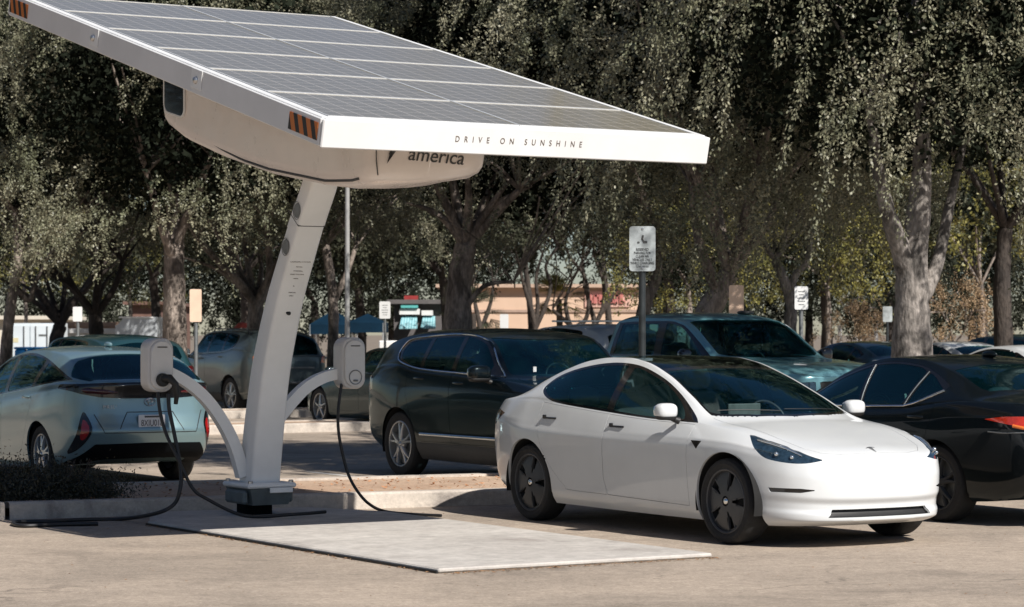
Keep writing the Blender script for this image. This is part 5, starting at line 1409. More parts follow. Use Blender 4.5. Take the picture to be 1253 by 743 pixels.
def build_ground():
    mb = MB(); mb.add([(-400, -60, -.02), (400, -60, -.02), (400, 900, -.02), (-400, 900, -.02)], [(0, 1, 2, 3)])
    tag(mb.build('ground', pmat('dry earth beyond the lot', (.20, .16, .12), .95, var=.2, scale=.3)), kind='structure')
    mb = MB(); mb.add([(-120, -30, 0), (120, -30, 0), (120, 105, 0), (-120, 105, 0)], [(0, 1, 2, 3)])
    tag(mb.build('parking_lot', asphalt('sun-bleached asphalt', (.40, .33, .262), (.30, .25, .20), (.15, .125, .10))), kind='structure')
    conc = asphalt('worn kerb concrete', (.50, .445, .385), (.41, .365, .315), (.15, .13, .12), cracks=False, agg=.18, stain=.85)
    dirt = asphalt('dry dirt with leaf litter', (.52, .38, .27), (.42, .29, .20), (.27, .18, .125), cracks=False, agg=.35, stain=.5)
    # island between the two rows: kerb ring with dirt inside. local frame: a along the row, b across
    A0, B0 = np.array([-4.33, 22.0]), 0
    th = math.atan2(23.60 - 22.0, -.74 + 4.33)
    ex = np.array([math.cos(th), math.sin(th)]); ry = np.array([-math.sin(th), math.cos(th)])
    def isl(a, b, z): p = A0 + ex * a + ry * b; return (p[0], p[1], z)
    def kerb_strip(o, a0, a1, width, h=.15, name='kerb'):
        mb = MB(); n = 26; xs = np.linspace(a0, a1, n)
        prof = [(0, 0), (.012, h - .02), (.035, h), (width, h), (width, h - .06)]
        vs = []
        for i, a in enumerate(xs):
            j = (rng.random() - .5) * .008
            for b, z in prof: vs.append(o(a, b + j, max(z, -.01)))
        k = len(prof); fs = []
        for i in range(n - 1):
            for q in range(k - 1): fs.append((i * k + q, (i + 1) * k + q, (i + 1) * k + q + 1, i * k + q + 1))
        mb.add(vs, fs); return tag(mb.build(name, conc, None, 30), kind='structure')
    kerb_strip(isl, -.06, 18.0, .17)
    kerb_strip(lambda a, b, z: isl(a, 2.55 - b, z), -2.0, 18.0, .17)
    # the break in the kerb left of the bush and the next run of kerb
    kerb_strip(isl, -14.0, -.10, .17)
    mb = MB(); mb.add([isl(-14, .17, .135), isl(18, .17, .135), isl(18, 2.38, .125), isl(-14, 2.38, .125)], [(0, 1, 2, 3)])
    tag(mb.build('planting_bed', dirt), kind='structure')
    # far medians
    for (px, py, L0, L1, wd) in ((300, 531, -3.5, 3.0, 1.4), (300, 512, -9, 22, 1.2)):
        p0 = np.array(ground_at(px, py, 0))
        def far(a, b, z, p0=p0): p = p0 + EX * a + RY * b; return (p[0], p[1], z)
        kerb_strip(far, L0, L1, .16); kerb_strip(lambda a, b, z: far(a, wd - b, z), L0, L1, .16)
        mb = MB(); mb.add([far(L0, .15, .13), far(L1, .15, .13), far(L1, wd - .15, .13), far(L0, wd - .15, .13)], [(0, 1, 2, 3)])
        tag(mb.build('median_bed', dirt), kind='structure')
        mb = MB(); mb.add([far(L1, 0, 0), far(L1, 0, .14), far(L1, wd, .14), far(L1, wd, 0)], [(0, 3, 2, 1)]); tag(mb.build('kerb', conc), kind='structure')
    # bay lines
    wl = pmat('worn white road paint', (.55, .53, .50), .8, var=.35, scale=9)
    base = np.array([.928, 26.645])
    for k in range(-3, 6):
        p = base + EX * (2.75 * k + 1.37) + RY * 0.5
        mb = MB(); mb.add([(*(p - EX * .05 - RY * 1.6), .004), (*(p + EX * .05 - RY * 1.6), .004), (*(p + EX * .05 + RY * 3.6), .004), (*(p - EX * .05 + RY * 3.6), .004)], [(0, 1, 2, 3)])
        tag(mb.build('bay_line', wl), kind='structure')
    # leaf litter and grit along the pad
    mb = MB()
    for i in range(420):
        if i % 3: a = rng.uniform(0, 2.3); b = -.03 - abs(rng.normal(0, .05))
        else: a = -.02 - abs(rng.normal(0, .04)); b = rng.uniform(0, 5)
        s_ = rng.uniform(.006, .022); x, y, _ = pl(a, b); t = rng.uniform(0, PI)
        mb.add([(x + s_ * math.cos(t + k * PI / 2) * (1 if k % 2 else .45), y + s_ * math.sin(t + k * PI / 2) * (1 if k % 2 else .45), .004 + rng.uniform(0, .008)) for k in range(4)], [(0, 1, 2, 3)])
    for i in range(900):
        x, y = rng.uniform(-9, 9), rng.uniform(15.5, 26); s_ = rng.uniform(.005, .016); t = rng.uniform(0, PI)
        mb.add([(x + s_ * math.cos(t + k * PI / 2) * (1 if k % 2 else .45), y + s_ * math.sin(t + k * PI / 2) * (1 if k % 2 else .45), .006 + rng.uniform(0, .006)) for k in range(4)], [(0, 1, 2, 3)])
    tag(mb.build('leaf_litter', pmat('dry leaf crumbs', (.24, .13, .06), .9, var=.5, scale=40)), kind='stuff', label='dry leaf crumbs along the pad edge')
    mb = MB()
    for i in range(700):
        a, b = rng.uniform(.3, 12), rng.uniform(.25, 2.3); s_ = rng.uniform(.01, .035); t = rng.uniform(0, PI); x, y, _ = isl(a, b, 0)
        mb.add([(x + s_ * math.cos(t + k * PI / 2) * (1 if k % 2 else .45), y + s_ * math.sin(t + k * PI / 2) * (1 if k % 2 else .45), .14 + rng.uniform(0, .02)) for k in range(4)], [(0, 1, 2, 3)])
    tag(mb.build('fallen_leaves', pmat('fallen orange brown leaves', (.36, .17, .08), .9, var=.5, scale=30)), kind='stuff', label='fallen brown leaves on the planting bed')
    return isl

# ---------------------------------------------------------------- signs, poles
def sign_post(name, px, pyt, pyb, wpx, Y, label, face='white_metal', post='steel_post', lines=0, hole=True, post_r=.03, group=None, wheel=False, z0=0.0, face_mat=None, rz=0.0):
    s = Y / CAMF; x = at_depth(px, Y); zt = CAMH + (HORY - pyt) * s; zb = CAMH + (HORY - pyb) * s; w = wpx * s
    root = empty(name, (x, Y, 0), rz, label, 'sign', group)
    mb = MB(); mb.tube([(0, .03, z0), (0, .03, zt - .02 if pyt < pyb else zb)], post_r, 8); mb.build('post', M[post], root, 50)
    h = zt - zb; r_ = min(w, h) * .12; P = []
    for cx, cz, a_ in ((w / 2 - r_, h / 2 - r_, 0), (-w / 2 + r_, h / 2 - r_, 90), (-w / 2 + r_, -h / 2 + r_, 180), (w / 2 - r_, -h / 2 + r_, 270)):
        for t in (0, 30, 60, 90): P.append((cx + r_ * math.cos(R(a_ + t)), cz + r_ * math.sin(R(a_ + t))))
    mb = MB(); mb.prism(P, .004, lambda u, v, q: (u, -.012 + q, (zt + zb) / 2 + v)); p_ = mb.build('sign_plate', face_mat or M[face], root)
    mk = M['ink']
    zc = (zt + zb) / 2
    if lines == 1:
        mb = MB()
        # a small vehicle symbol over rows of small print
        mb.tube([(.03 * w, -.015, zc + h * .30), (0, -.015, zc + h * .22), (.05 * w, -.015, zc + h * .18)], w * .04, 6)
        mb.box((-.15 * w, -.0145, zc + h * .14), (w * .08, .003, h * .04)); mb.box((.1 * w, -.0145, zc + h * .15), (w * .16, .003, h * .05))
        mb.build('symbol', M['ink'], p_)
        for k, (t_, s_) in enumerate((('RESERVED', .075), ('PARKING FOR', .070), ('CLEAN AIR', .070), ('VEHICLES ONLY', .072), ('WHILE CHARGING', .074), ('TOW AWAY', .062))):
            text_mesh('lettering', t_, s_ * w * 2.0, M['ink'], p_, Matrix.Translation((0, -.0155, zc - h * (.02 + .075 * k))) @ Matrix.Rotation(PI / 2, 4, 'X'), sx=.72)
        for zz in (zc + h * .44, zc - h * .43):
            mb = MB(); mb.lathe([(0, -.018), (.012, -.017), (.014, -.012)], 10, axis='y', c=(0, 0, zz)); mb.build('bolt', M['bolt_steel'], p_, 60)
    elif lines == 2:
        mb = MB()
        for k, ww_ in enumerate((.5, .35, .6, .55, .4)): mb.box((0, -.014, zc + h * (.28 - .14 * k)), (w * ww_, .003, h * .03))
        mb.build('print', M['steel_post'], p_)
    return root

def build_street():
    mott = pmat('mottled reflective sign face', (.42, .45, .45), .3, .3, var=.55, scale=4.5)
    sign_post('parking_sign', 786, 277, 332, 32, 24.6, 'white parking notice sign on a dark post behind the white sedan', post='dark_post', lines=1, post_r=.034, z0=.12, face_mat=mott)
    sign_post('parking_sign', 471, 369, 390, 13.5, 60.0, 'small white sign on a grey post between the two chargers and the black SUV', lines=2)
    sign_post('parking_sign', 617, 384.5, 402, 10.5, 60.0, 'small white sign just above the roof of the black SUV', lines=0)
    sign_post('parking_sign', 980.5, 350.5, 379, 16.5, 34.2, 'white sign on a thin post right of the pickup cab', lines=2)
    sign_post('parking_sign', 1086, 375, 394, 11.5, 56.0, 'mottled white sign left of the thick trunk', face_mat=mott, post='dark_post')
    peach = pmat('peach sign board', (.80, .58, .43), .5, var=.1, scale=3)
    sign_post('board_sign', 239.5, 354, 394, 14.5, 38.5, 'tall peach board on a post left of the canopy column', face_mat=peach, lines=0)
    sign_post('board_sign', 901, 349, 384, 18, 38.0, 'tall peach board above the pickup roof', face_mat=peach, lines=0)
    sign_post('parking_sign', 95, 375.5, 393.5, 11.5, 46.0, 'small white sign above the pale hatchback roof', lines=0)
    sign_post('parking_sign', 1051.5, 415, 423, 7, 70.0, 'tiny white sign low in front of the orange shrub', lines=0)
    # light pole
    x = at_depth(425, 46.3); root = empty('light_pole', (x, 46.3, 0), 0, 'slim grey light pole rising behind the right hand charger', 'light pole')
    mb = MB(); mb.tube([(0, 0, .5), (0, 0, 6.85)], [.048, .040], 14); mb.build('pole', M['pole_grey'], root, 60)
    mb = MB(); mb.lathe([(0, .52), (.2, .52), (.24, .48), (.25, 0)], 20); mb.build('base', pmat('pole footing concrete', (.4, .37, .34), .85, var=.2), root, 40)
    mb = MB(); mb.tube([(0, 0, 6.75), (-.4, 0, 6.95), (-.9, 0, 7.0)], .035, 8); mb.build('bracket', M['steel_post'], root, 60)
    mb = MB(); mb.box((-1.05, 0, 7.0), (.6, .28, .14), bev=.04); mb.build('lamp_head', M['steel_post'], root)
    for px, Y, t, b, lab in ((1072, 66, 383, 430, 'thin white pole left of the orange shrub'), (1027.5, 66, 398, 430, 'short pale pole right of the pickup windscreen'), (1236, 70, 0, 430, None)):
        if lab is None: continue
        x = at_depth(px, Y); mb = MB(); mb.tube([(x, Y, 0), (x, Y, CAMH + (HORY - t) * Y / CAMF)], .05, 8)
        tag(mb.build('slim_pole', M['white_metal'], None, 60), lab, 'pole')
    # storage container with bins
    Y = 78.0; s = Y / CAMF
    x0, x1 = at_depth(8, Y), at_depth(66, Y); zt = CAMH + (HORY - 395.5) * s
    cw = pmat('faded white container steel', (.62, .68, .71), .5, var=.08, scale=1.5)
    root = empty('shipping_container', ((x0 + x1) / 2, Y, 0), 0, 'faded white shipping container with double doors at the far left', 'container')
    w_ = x1 - x0; mb = MB(); mb.box((0, 1.2, zt / 2), (w_, 2.4, zt))
    mb.build('body', cw, root)
    for sx in (-1, 1):
        mb = MB(); mb.box((sx * w_ * .245, -.02, zt / 2), (w_ * .47, .04, zt * .92)); d = mb.build('door', cw, root)
        for k in (-.3, .3):
            mb = MB(); mb.tube([(sx * w_ * .245 + k * w_ * .4, -.06, .1), (sx * w_ * .245 + k * w_ * .4, -.06, zt * .95)], .02, 6); mb.build('lock_rod', M['steel_post'], d)
    mb = MB(); mb.box((w_ * .28, -.045, zt * .80), (.28, .004, .06)); mb.build('marking', M['steel_post'], root)
    mb = MB(); mb.box((-w_ * .32, -.045, zt * .72), (.22, .004, .14)); mb.build('warning_label', pmat('pale yellow label', (.6, .55, .35), .6), root)
    bl = pmat('bright blue plastic', (.02, .22, .52), .4, var=.25, scale=4)
    for i, px in enumerate((26, 40, 54)):
        x = at_depth(px, Y - 3); mb = MB(); mb.box((x, Y - 3, .55), (.33, .4, 1.1), bev=.05); mb.box((x, Y - 3.0, 1.13), (.36, .44, .07), bev=.02)
        tag(mb.build('wheelie_bin', bl), ('left', 'middle', 'right')[i] + ' one of three blue bins before the white container', 'bin', 'blue bins')
    # low walls and buildings far behind
    def block(name, px0, px1, pyt, Y, dep, mat, label, cat='building', roofmat=None, extra=None, pyb=None):
        s = Y / CAMF; x0, x1 = at_depth(px0, Y), at_depth(px1, Y); zt = CAMH + (HORY - pyt) * s
        root = empty(name, ((x0 + x1) / 2, Y, 0), 0, label, cat)
        mb = MB(); mb.box((0, dep / 2, zt / 2), (x1 - x0, dep, zt)); mb.build('wall', mat, root)
        mb = MB(); mb.box((0, dep / 2 - .1, zt + .08), (x1 - x0 + .5, dep + .6, .16)); mb.build('roof', roofmat or mat, root)
        return root, zt, x1 - x0
    peachw = pmat('peach stucco', (.62, .44, .32), .9, var=.06, scale=1.0, bump=.1)
    peachd = pmat('dull peach stucco', (.42, .29, .22), .9, var=.08, scale=1.0)
    root, zt, w_ = block('store_building', 540, 792, 352, 118.0, 14, peachw, 'long peach stucco store building seen through the small trees', roofmat=pmat('store parapet', (.50, .36, .27), .9))
    mb = MB(); mb.box((0, -.04, zt - 1.1), (w_, .06, .12)); mb.build('wall_band', pmat('tan band', (.38, .27, .21), .8), root)
    red = pmat('faded red sign letters', (.50, .17, .15), .5, var=.15)
    s = 118 / CAMF; cx0 = at_depth(666, 118.0)
    for i, px in enumerate(np.linspace(722, 760, 7)):
        mb = MB(); xx = at_depth(px, 118.0) - root.location.x; zz = CAMH + (HORY - 366) * s
        mb.box((xx, -.12, zz), (.16, .1, .42)); mb.box((xx + .07, -.12, zz + (.15 if i % 2 else -.12)), (.22, .1, .10)); mb.build('sign_letter', red, root)
    mb = MB(); mb.box((at_depth(743, 118.0) - root.location.x, -.06, CAMH + (HORY - 366) * s), (2.1, .05, .75)); mb.build('sign_panel', pmat('pink sign panel', (.62, .38, .31), .6), root)
    # storefront with striped teal awnings
    root, zt, w_ = block('shop_front', 482, 540, 372, 96.0, 10, pmat('dark shop wall', (.12, .11, .11), .8), 'white and dark shop front with teal striped awnings beyond the light pole')  # wall in one even dark colour
    s = 96 / CAMF; X = lambda px: at_depth(px, 96.0) - root.location.x; Z = lambda py: CAMH + (HORY - py) * s
    m, nt, b = newmat('teal striped awning cloth'); tc = N(nt, 'ShaderNodeTexCoord'); wv = N(nt, 'ShaderNodeTexWave', i_Scale=3.2); nt.links.new(tc.outputs['Object'], wv.inputs['Vector'])
    cr = N(nt, 'ShaderNodeMixRGB'); cr.inputs[1].default_value = (.16, .40, .46, 1); cr.inputs[2].default_value = (.36, .60, .64, 1); nt.links.new(wv.outputs[1], cr.inputs[0]); nt.links.new(cr.outputs[0], b.inputs['Base Color']); b.inputs['Roughness'].default_value = .8
    for a, b_ in ((490, 512), (516, 534)):
        mb = MB(); mb.add([(X(a), -1.1, Z(401)), (X(b_), -1.1, Z(401)), (X(b_) - .05, 0, Z(387)), (X(a) + .05, 0, Z(387)), (X(a), -1.1, Z(402.5)), (X(b_), -1.1, Z(402.5))], [(0, 1, 2, 3), (4, 5, 1, 0)]); mb.build('awning', m, root)
    mb = MB(); mb.box(((X(489) + X(514)) / 2, -.15, Z(381.5)), (X(514) - X(489), .2, Z(378) - Z(385))); mb.box(((X(516) + X(530)) / 2, -.15, Z(383)), (X(530) - X(516), .2, Z(380) - Z(386))); mb.build('sign_board', M['white_metal'], root)
    mb = MB(); mb.box(((X(491) + X(512)) / 2, -.3, Z(375)), (X(512) - X(491), .1, Z(373) - Z(377))); mb.build('teal_board', pmat('teal board', (.10, .42, .40), .6), root)
    mb = MB(); mb.box(((X(495) + X(512)) / 2, -.3, Z(367)), (X(512) - X(495), .1, Z(361) - Z(371))); mb.build('red_board', pmat('deep red board', (.30, .03, .03), .6, var=.4, scale=3), root)
    # blue pop-up shelters
    blue = pmat('dark blue shelter cloth', (.004, .02, .04), .8, var=.3, scale=1.5, spec=.1)
    for i, (a, b_, t, lo, Y) in enumerate(((378, 432, 385, 409, 74.0), (424, 470, 390, 407, 72.0))):
        s = Y / CAMF; x0, x1 = at_depth(a, Y), at_depth(b_, Y); zt, zl = CAMH + (HORY - t) * s, CAMH + (HORY - lo) * s
        root = empty('pop_up_shelter', ((x0 + x1) / 2, Y, 0), 0, ('dark blue shelter roof left of the light pole', 'dark blue shelter roof right of the light pole')[i], 'shelter', 'blue shelters')
        w_ = (x1 - x0) / 2; mb = MB(); zz = zl + .28
        mb.add([(-w_, 0, zz), (w_, 0, zz), (w_, 2.4, zz), (-w_, 2.4, zz), (0, 1.2, zt + .15), (-w_, 0, zl), (w_, 0, zl), (w_, 2.4, zl), (-w_, 2.4, zl)], [(0, 1, 4), (1, 2, 4), (2, 3, 4), (3, 0, 4), (5, 6, 1, 0), (6, 7, 2, 1), (7, 8, 3, 2), (8, 5, 0, 3)])
        mb.build('canopy_cloth', blue, root)
        for sx in (-1, 1):
            for y in (0.02, 2.38):
                mb = MB(); mb.tube([(sx * (w_ - .03), y, 0), (sx * (w_ - .03), y, zz)], .025, 6); mb.build('leg', M['alu'], root)
    mb = MB(); s = 70 / CAMF; x = at_depth(486, 70.0); mb.box((x, 70, .85), (1.0, .5, 1.05), bev=.03); mb.box((x, 70, .3), (.9, .4, .35)); tag(mb.build('white_counter', M['white_metal']), 'white counter beside the small sign and awnings', 'counter')
    # box truck with slanted nose box
    Y = 84.0; s = Y / CAMF; X0 = at_depth(166, Y); root = empty('box_truck', (X0, Y, 0), 0, 'grey white box body truck with sloping front seen over the pale hatchback', 'truck')
    X = lambda px: at_depth(px, Y) - X0; Z = lambda py: CAMH + (HORY - py) * s
    mb = MB(); mb.prism([(X(141), Z(413)), (X(192), Z(413)), (X(192), Z(388)), (X(151), Z(388)), (X(147), Z(395)), (X(141), Z(399))], 2.3, lambda u, v, w: (u, w, v)); mb.build('cargo_box', pmat('pale grey box panel', (.42, .45, .47), .5, var=.04), root)
    mb = MB(); mb.box((X(166.5), -.02, Z(388.5)), (X(192) - X(150), .03, .05)); mb.build('top_rail', M['white_metal'], root)
    mb = MB(); mb.box((X(166), 1.15, .75), (X(190) - X(143), 1.8, .3)); mb.build('chassis', M['well'], root)
    for px in (150, 184):
        for y in (.2, 2.1):
            mb = MB(); mb.lathe([(0, -.13), (.36, -.13), (.40, -.09), (.40, .09), (.36, .13), (0, .13)], 20, axis='y', c=(X(px), y, .40)); mb.build('wheel', M['rubber'], root, 40)
    block('brick_building', 158, 195, 373, 125.0, 12, pmat('brown brick', (.16, .09, .07), .9, var=.2, scale=3), 'brown brick building rising behind the grey box truck')
    block('boundary_wall', 60, 140, 399.5, 92.0, .3, pmat('tan block wall', (.50, .34, .26), .9, var=.08), 'tan block wall behind the white container', 'wall')
    block('white_wall', 62, 142, 407.5, 88.0, .3, M['white_metal'], 'low white wall in front of the tan block wall', 'wall')
    block('far_shed', -60, 60, 391, 110.0, 8, pmat('cream shed wall', (.62, .57, .48), .8, var=.05), 'cream low building peeping over the white container')
    # orange parasol behind the silver SUV
    Y = 66.0; x = at_depth(296.5, Y); root = empty('parasol', (x, Y, 0), 0, 'small orange red parasol above the grey SUV roof', 'parasol')
    s = Y / CAMF; zt = CAMH + (HORY - 394) * s
    mb = MB(); mb.lathe([(0.01, zt), (.12, zt - .04), (.23, zt - .16)], 8); mb.build('cloth', pmat('orange red cloth', (.65, .10, .05), .7), root)
    mb = MB(); mb.tube([(0, 0, 0), (0, 0, zt)], .02, 6); mb.build('pole', M['steel_post'], root)
# ---------------------------------------------------------------- vegetation
def leafmat(name, c1, c2, var=.5, transl=.22, rough=.48, cl_scale=.9, spec=.45):
    m, nt, b = newmat(name); L = nt.links.new
    ge = N(nt, 'ShaderNodeNewGeometry'); tc = N(nt, 'ShaderNodeTexCoord')
    no = N(nt, 'ShaderNodeTexNoise', i_Scale=cl_scale, i_Detail=3.0); L(tc.outputs['Object'], no.inputs['Vector'])
    mr = N(nt, 'ShaderNodeMapRange'); mr.inputs[1].default_value = .35; mr.inputs[2].default_value = .65; L(no.outputs[0], mr.inputs[0])
    mx = N(nt, 'ShaderNodeMixRGB'); mx.inputs[1].default_value = c4(c1); mx.inputs[2].default_value = c4(c2); L(mr.outputs[0], mx.inputs[0])
    ri = N(nt, 'ShaderNodeMapRange'); ri.inputs[3].default_value = 1 - var; ri.inputs[4].default_value = 1 + var; L(ge.outputs['Random Per Island'], ri.inputs[0])
    sc = N(nt, 'ShaderNodeVectorMath', operation='SCALE'); L(mx.outputs[0], sc.inputs[0]); L(ri.outputs[0], sc.inputs['Scale'])
    L(sc.outputs[0], b.inputs['Base Color']); b.inputs['Roughness'].default_value = rough; b.inputs['Specular IOR Level'].default_value = spec
    tr = N(nt, 'ShaderNodeBsdfTranslucent'); L(sc.outputs[0], tr.inputs[0])
    ms = N(nt, 'ShaderNodeMixShader'); ms.inputs[0].default_value = transl
    L(b.outputs[0], ms.inputs[1]); L(tr.outputs[0], ms.inputs[2]); L(ms.outputs[0], nt.nodes['Material Output'].inputs[0])
    return m
LEAF = leafmat('olive tan leaves', (.275, .26, .178), (.15, .158, .096))
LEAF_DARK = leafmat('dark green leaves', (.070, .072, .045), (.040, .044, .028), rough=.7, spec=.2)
LEAF_INNER_SHADE = leafmat('inner leaves in shade colour', (.024, .029, .020), (.013, .016, .011), transl=.05, rough=1.0, spec=0.0)  # near-black colour puts the shade inside the crowns into these leaves
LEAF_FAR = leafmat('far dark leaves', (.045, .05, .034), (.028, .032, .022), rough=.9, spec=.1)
LEAF_GREEN = leafmat('yellow green leaves', (.26, .23, .06), (.14, .14, .045))
LEAF_ORANGE = leafmat('dry orange leaves', (.42, .29, .17), (.30, .21, .12))
LEAF_BUSH = leafmat('dark brownish bush leaves', (.075, .060, .036), (.042, .044, .028))

def barkmat(name, c1, c2, sc=3.0):
    m, nt, b = newmat(name); L = nt.links.new
    tc = N(nt, 'ShaderNodeTexCoord'); mp = N(nt, 'ShaderNodeMapping'); mp.inputs['Scale'].default_value = (1, 1, .35); L(tc.outputs['Object'], mp.inputs[0])
    n1 = N(nt, 'ShaderNodeTexNoise', i_Scale=sc, i_Detail=6.0, i_Roughness=.65, i_Distortion=.8); L(mp.outputs[0], n1.inputs['Vector'])
    mr = N(nt, 'ShaderNodeMapRange'); mr.inputs[1].default_value = .42; mr.inputs[2].default_value = .60; L(n1.outputs[0], mr.inputs[0])
    mx = N(nt, 'ShaderNodeMixRGB'); mx.inputs[1].default_value = c4(c1); mx.inputs[2].default_value = c4(c2); L(mr.outputs[0], mx.inputs[0])
    n2 = N(nt, 'ShaderNodeTexNoise', i_Scale=26.0, i_Detail=5.0); L(mp.outputs[0], n2.inputs['Vector'])
    m2 = N(nt, 'ShaderNodeMapRange'); m2.inputs[1].default_value = .3; m2.inputs[2].default_value = .7; m2.inputs[3].default_value = .6; m2.inputs[4].default_value = 1.25; L(n2.outputs[0], m2.inputs[0])
    sc_ = N(nt, 'ShaderNodeVectorMath', operation='SCALE'); L(mx.outputs[0], sc_.inputs[0]); L(m2.outputs[0], sc_.inputs['Scale']); L(sc_.outputs[0], b.inputs['Base Color'])
    b.inputs['Roughness'].default_value = .9
    bp = N(nt, 'ShaderNodeBump', i_Strength=.8, i_Distance=.03); L(n2.outputs[0], bp.inputs['Height']); L(bp.outputs[0], b.inputs['Normal'])
    return m
BARK = barkmat('flaking pale bark', (.11, .09, .075), (.36, .30, .255))
BARK_GREY = barkmat('grey furrowed bark', (.10, .09, .08), (.34, .305, .275))
BARK_DARK = barkmat('dark bark', (.035, .028, .024), (.07, .055, .045))

def leaf_quads(C, D, ln, wd, r_):
    """rhombic leaves at C pointing along D (n,3); random roll"""
    n = len(C); D = D / (np.linalg.norm(D, axis=1, keepdims=True) + 1e-9)
    q = r_.normal(size=(n, 3)); W_ = np.cross(D, q); W_ /= (np.linalg.norm(W_, axis=1, keepdims=True) + 1e-9)
    ln = np.asarray(ln).reshape(-1, 1); wd = np.asarray(wd).reshape(-1, 1)
    V = np.empty((n, 4, 3), np.float32)
    V[:, 0] = C - D * ln * .5; V[:, 2] = C + D * ln * .5
    m = C + D * ln * .05; V[:, 1] = m + W_ * wd * .5; V[:, 3] = m - W_ * wd * .5
    return V.reshape(-1, 3)

def crown_mesh(name, seed, R_=3.8, z0=2.6, z1=10.0, ncl=70, per=13, nleaf=100, ln=.056, wd=.033, droop=1.0, hang=1.3, fill=11000, spread=.5, low=.35, rope=.055):
    """boughs carrying rope-like sprays of small leaves around dense inner leaves coloured dark as shade"""
    r_ = np.random.default_rng(seed)
    zc = z0 + (z1 - z0) * .52; rz = (z1 - z0) * .5
    C = []; D = []; S = []
    for k in range(ncl):
        a = r_.uniform(0, 2 * PI); u = r_.uniform(-1 if r_.random() < low + .3 else -.2, 1)
        rr = math.sqrt(max(.02, 1 - u * u)) if u > 0 else (1 - .25 * u * u)
        f = r_.uniform(.66, 1.02)
        cen = np.array([R_ * rr * f * math.cos(a), R_ * rr * f * math.sin(a), zc + rz * u * r_.uniform(.8, 1.0)])
        out = np.array([math.cos(a), math.sin(a), .25 + .5 * max(0, u)]); out /= np.linalg.norm(out)
        lean = r_.normal(0, .45, 3); csz = r_.uniform(.7, 1.35)
        for j in range(per):
            p0 = cen + r_.normal(0, spread * csz, 3) * np.array([1, 1, .8])
            L_ = hang * r_.uniform(.4, 1.1) * csz
            d0 = out + lean + r_.normal(0, .28, 3); d0 /= np.linalg.norm(d0)
            n = int(nleaf * r_.uniform(.5, 1.2) * max(.5, L_))
            t = r_.uniform(0, 1, n)**.85
            # side twiglets gather the leaves in knots along the rope
            knots = r_.uniform(0, 1, 9); kn = knots[r_.integers(0, 9, n)]; t = np.where(r_.random(n) < .6, np.clip(kn + r_.normal(0, .03, n), 0, 1), t)
            wob = np.stack([np.sin(t * 7 + k) * .05, np.cos(t * 6 + j) * .05, 0 * t], 1) * L_
            P = p0 + d0 * (L_ * .60 * t)[:, None] + np.array([0, 0, -1.]) * (droop * L_ * .85 * t**1.7)[:, None] + wob
            rad = r_.normal(0, 1, (n, 3)); w_ = rope * (1.25 - .7 * t) * csz
            P = P + rad * w_[:, None]
            T = d0 * .4 + np.array([0, 0, -1.]) * (droop * 1.2 * t)[:, None] + rad * .7
            C.append(P); D.append(T + r_.normal(0, .35, (n, 3))); S.append(r_.uniform(.65, 1.25, n))
    C = np.concatenate(C); D = np.concatenate(D); S = np.concatenate(S)
    keep = C[:, 2] > z0 - .8 + r_.normal(.35, .35, len(C)); C, D, S = C[keep], D[keep], S[keep]
    V1 = leaf_quads(C, D, ln * S, wd * S, r_)
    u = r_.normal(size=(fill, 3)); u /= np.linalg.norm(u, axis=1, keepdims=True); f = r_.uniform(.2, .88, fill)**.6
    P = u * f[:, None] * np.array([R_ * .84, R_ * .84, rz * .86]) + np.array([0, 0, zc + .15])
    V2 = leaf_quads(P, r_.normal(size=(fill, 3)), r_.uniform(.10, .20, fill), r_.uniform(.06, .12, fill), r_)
    V = np.r_[V1, V2]; F = np.arange(len(V)).reshape(-1, 4)
    me = bpy.data.meshes.new(name)
    me.vertices.add(len(V)); me.vertices.foreach_set('co', V.astype(np.float32).ravel())
    me.loops.add(F.size); me.loops.foreach_set('vertex_index', F.astype(np.int32).ravel())
    me.polygons.add(len(F)); me.polygons.foreach_set('loop_start', np.arange(0, F.size, 4, dtype=np.int32))
    me.update(calc_edges=True)
    me.materials.append(LEAF); me.materials.append(LEAF_INNER_SHADE)
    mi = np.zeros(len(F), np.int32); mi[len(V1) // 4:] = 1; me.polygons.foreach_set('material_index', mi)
    return me

def limb(mb, pts, r0, r1, n=9, wob=.0):
    P = smoothpoly(pts, 5, closed=False); m = len(P)
    rr = [r0 + (r1 - r0) * (i / (m - 1))**.8 for i in range(m)]
    if wob: rr = [r * (1 + wob * math.sin(i * 2.3) * .5 + wob * (random.random() - .5)) for i, r in enumerate(rr)]
    mb.tube([tuple(p) for p in P], rr, n)

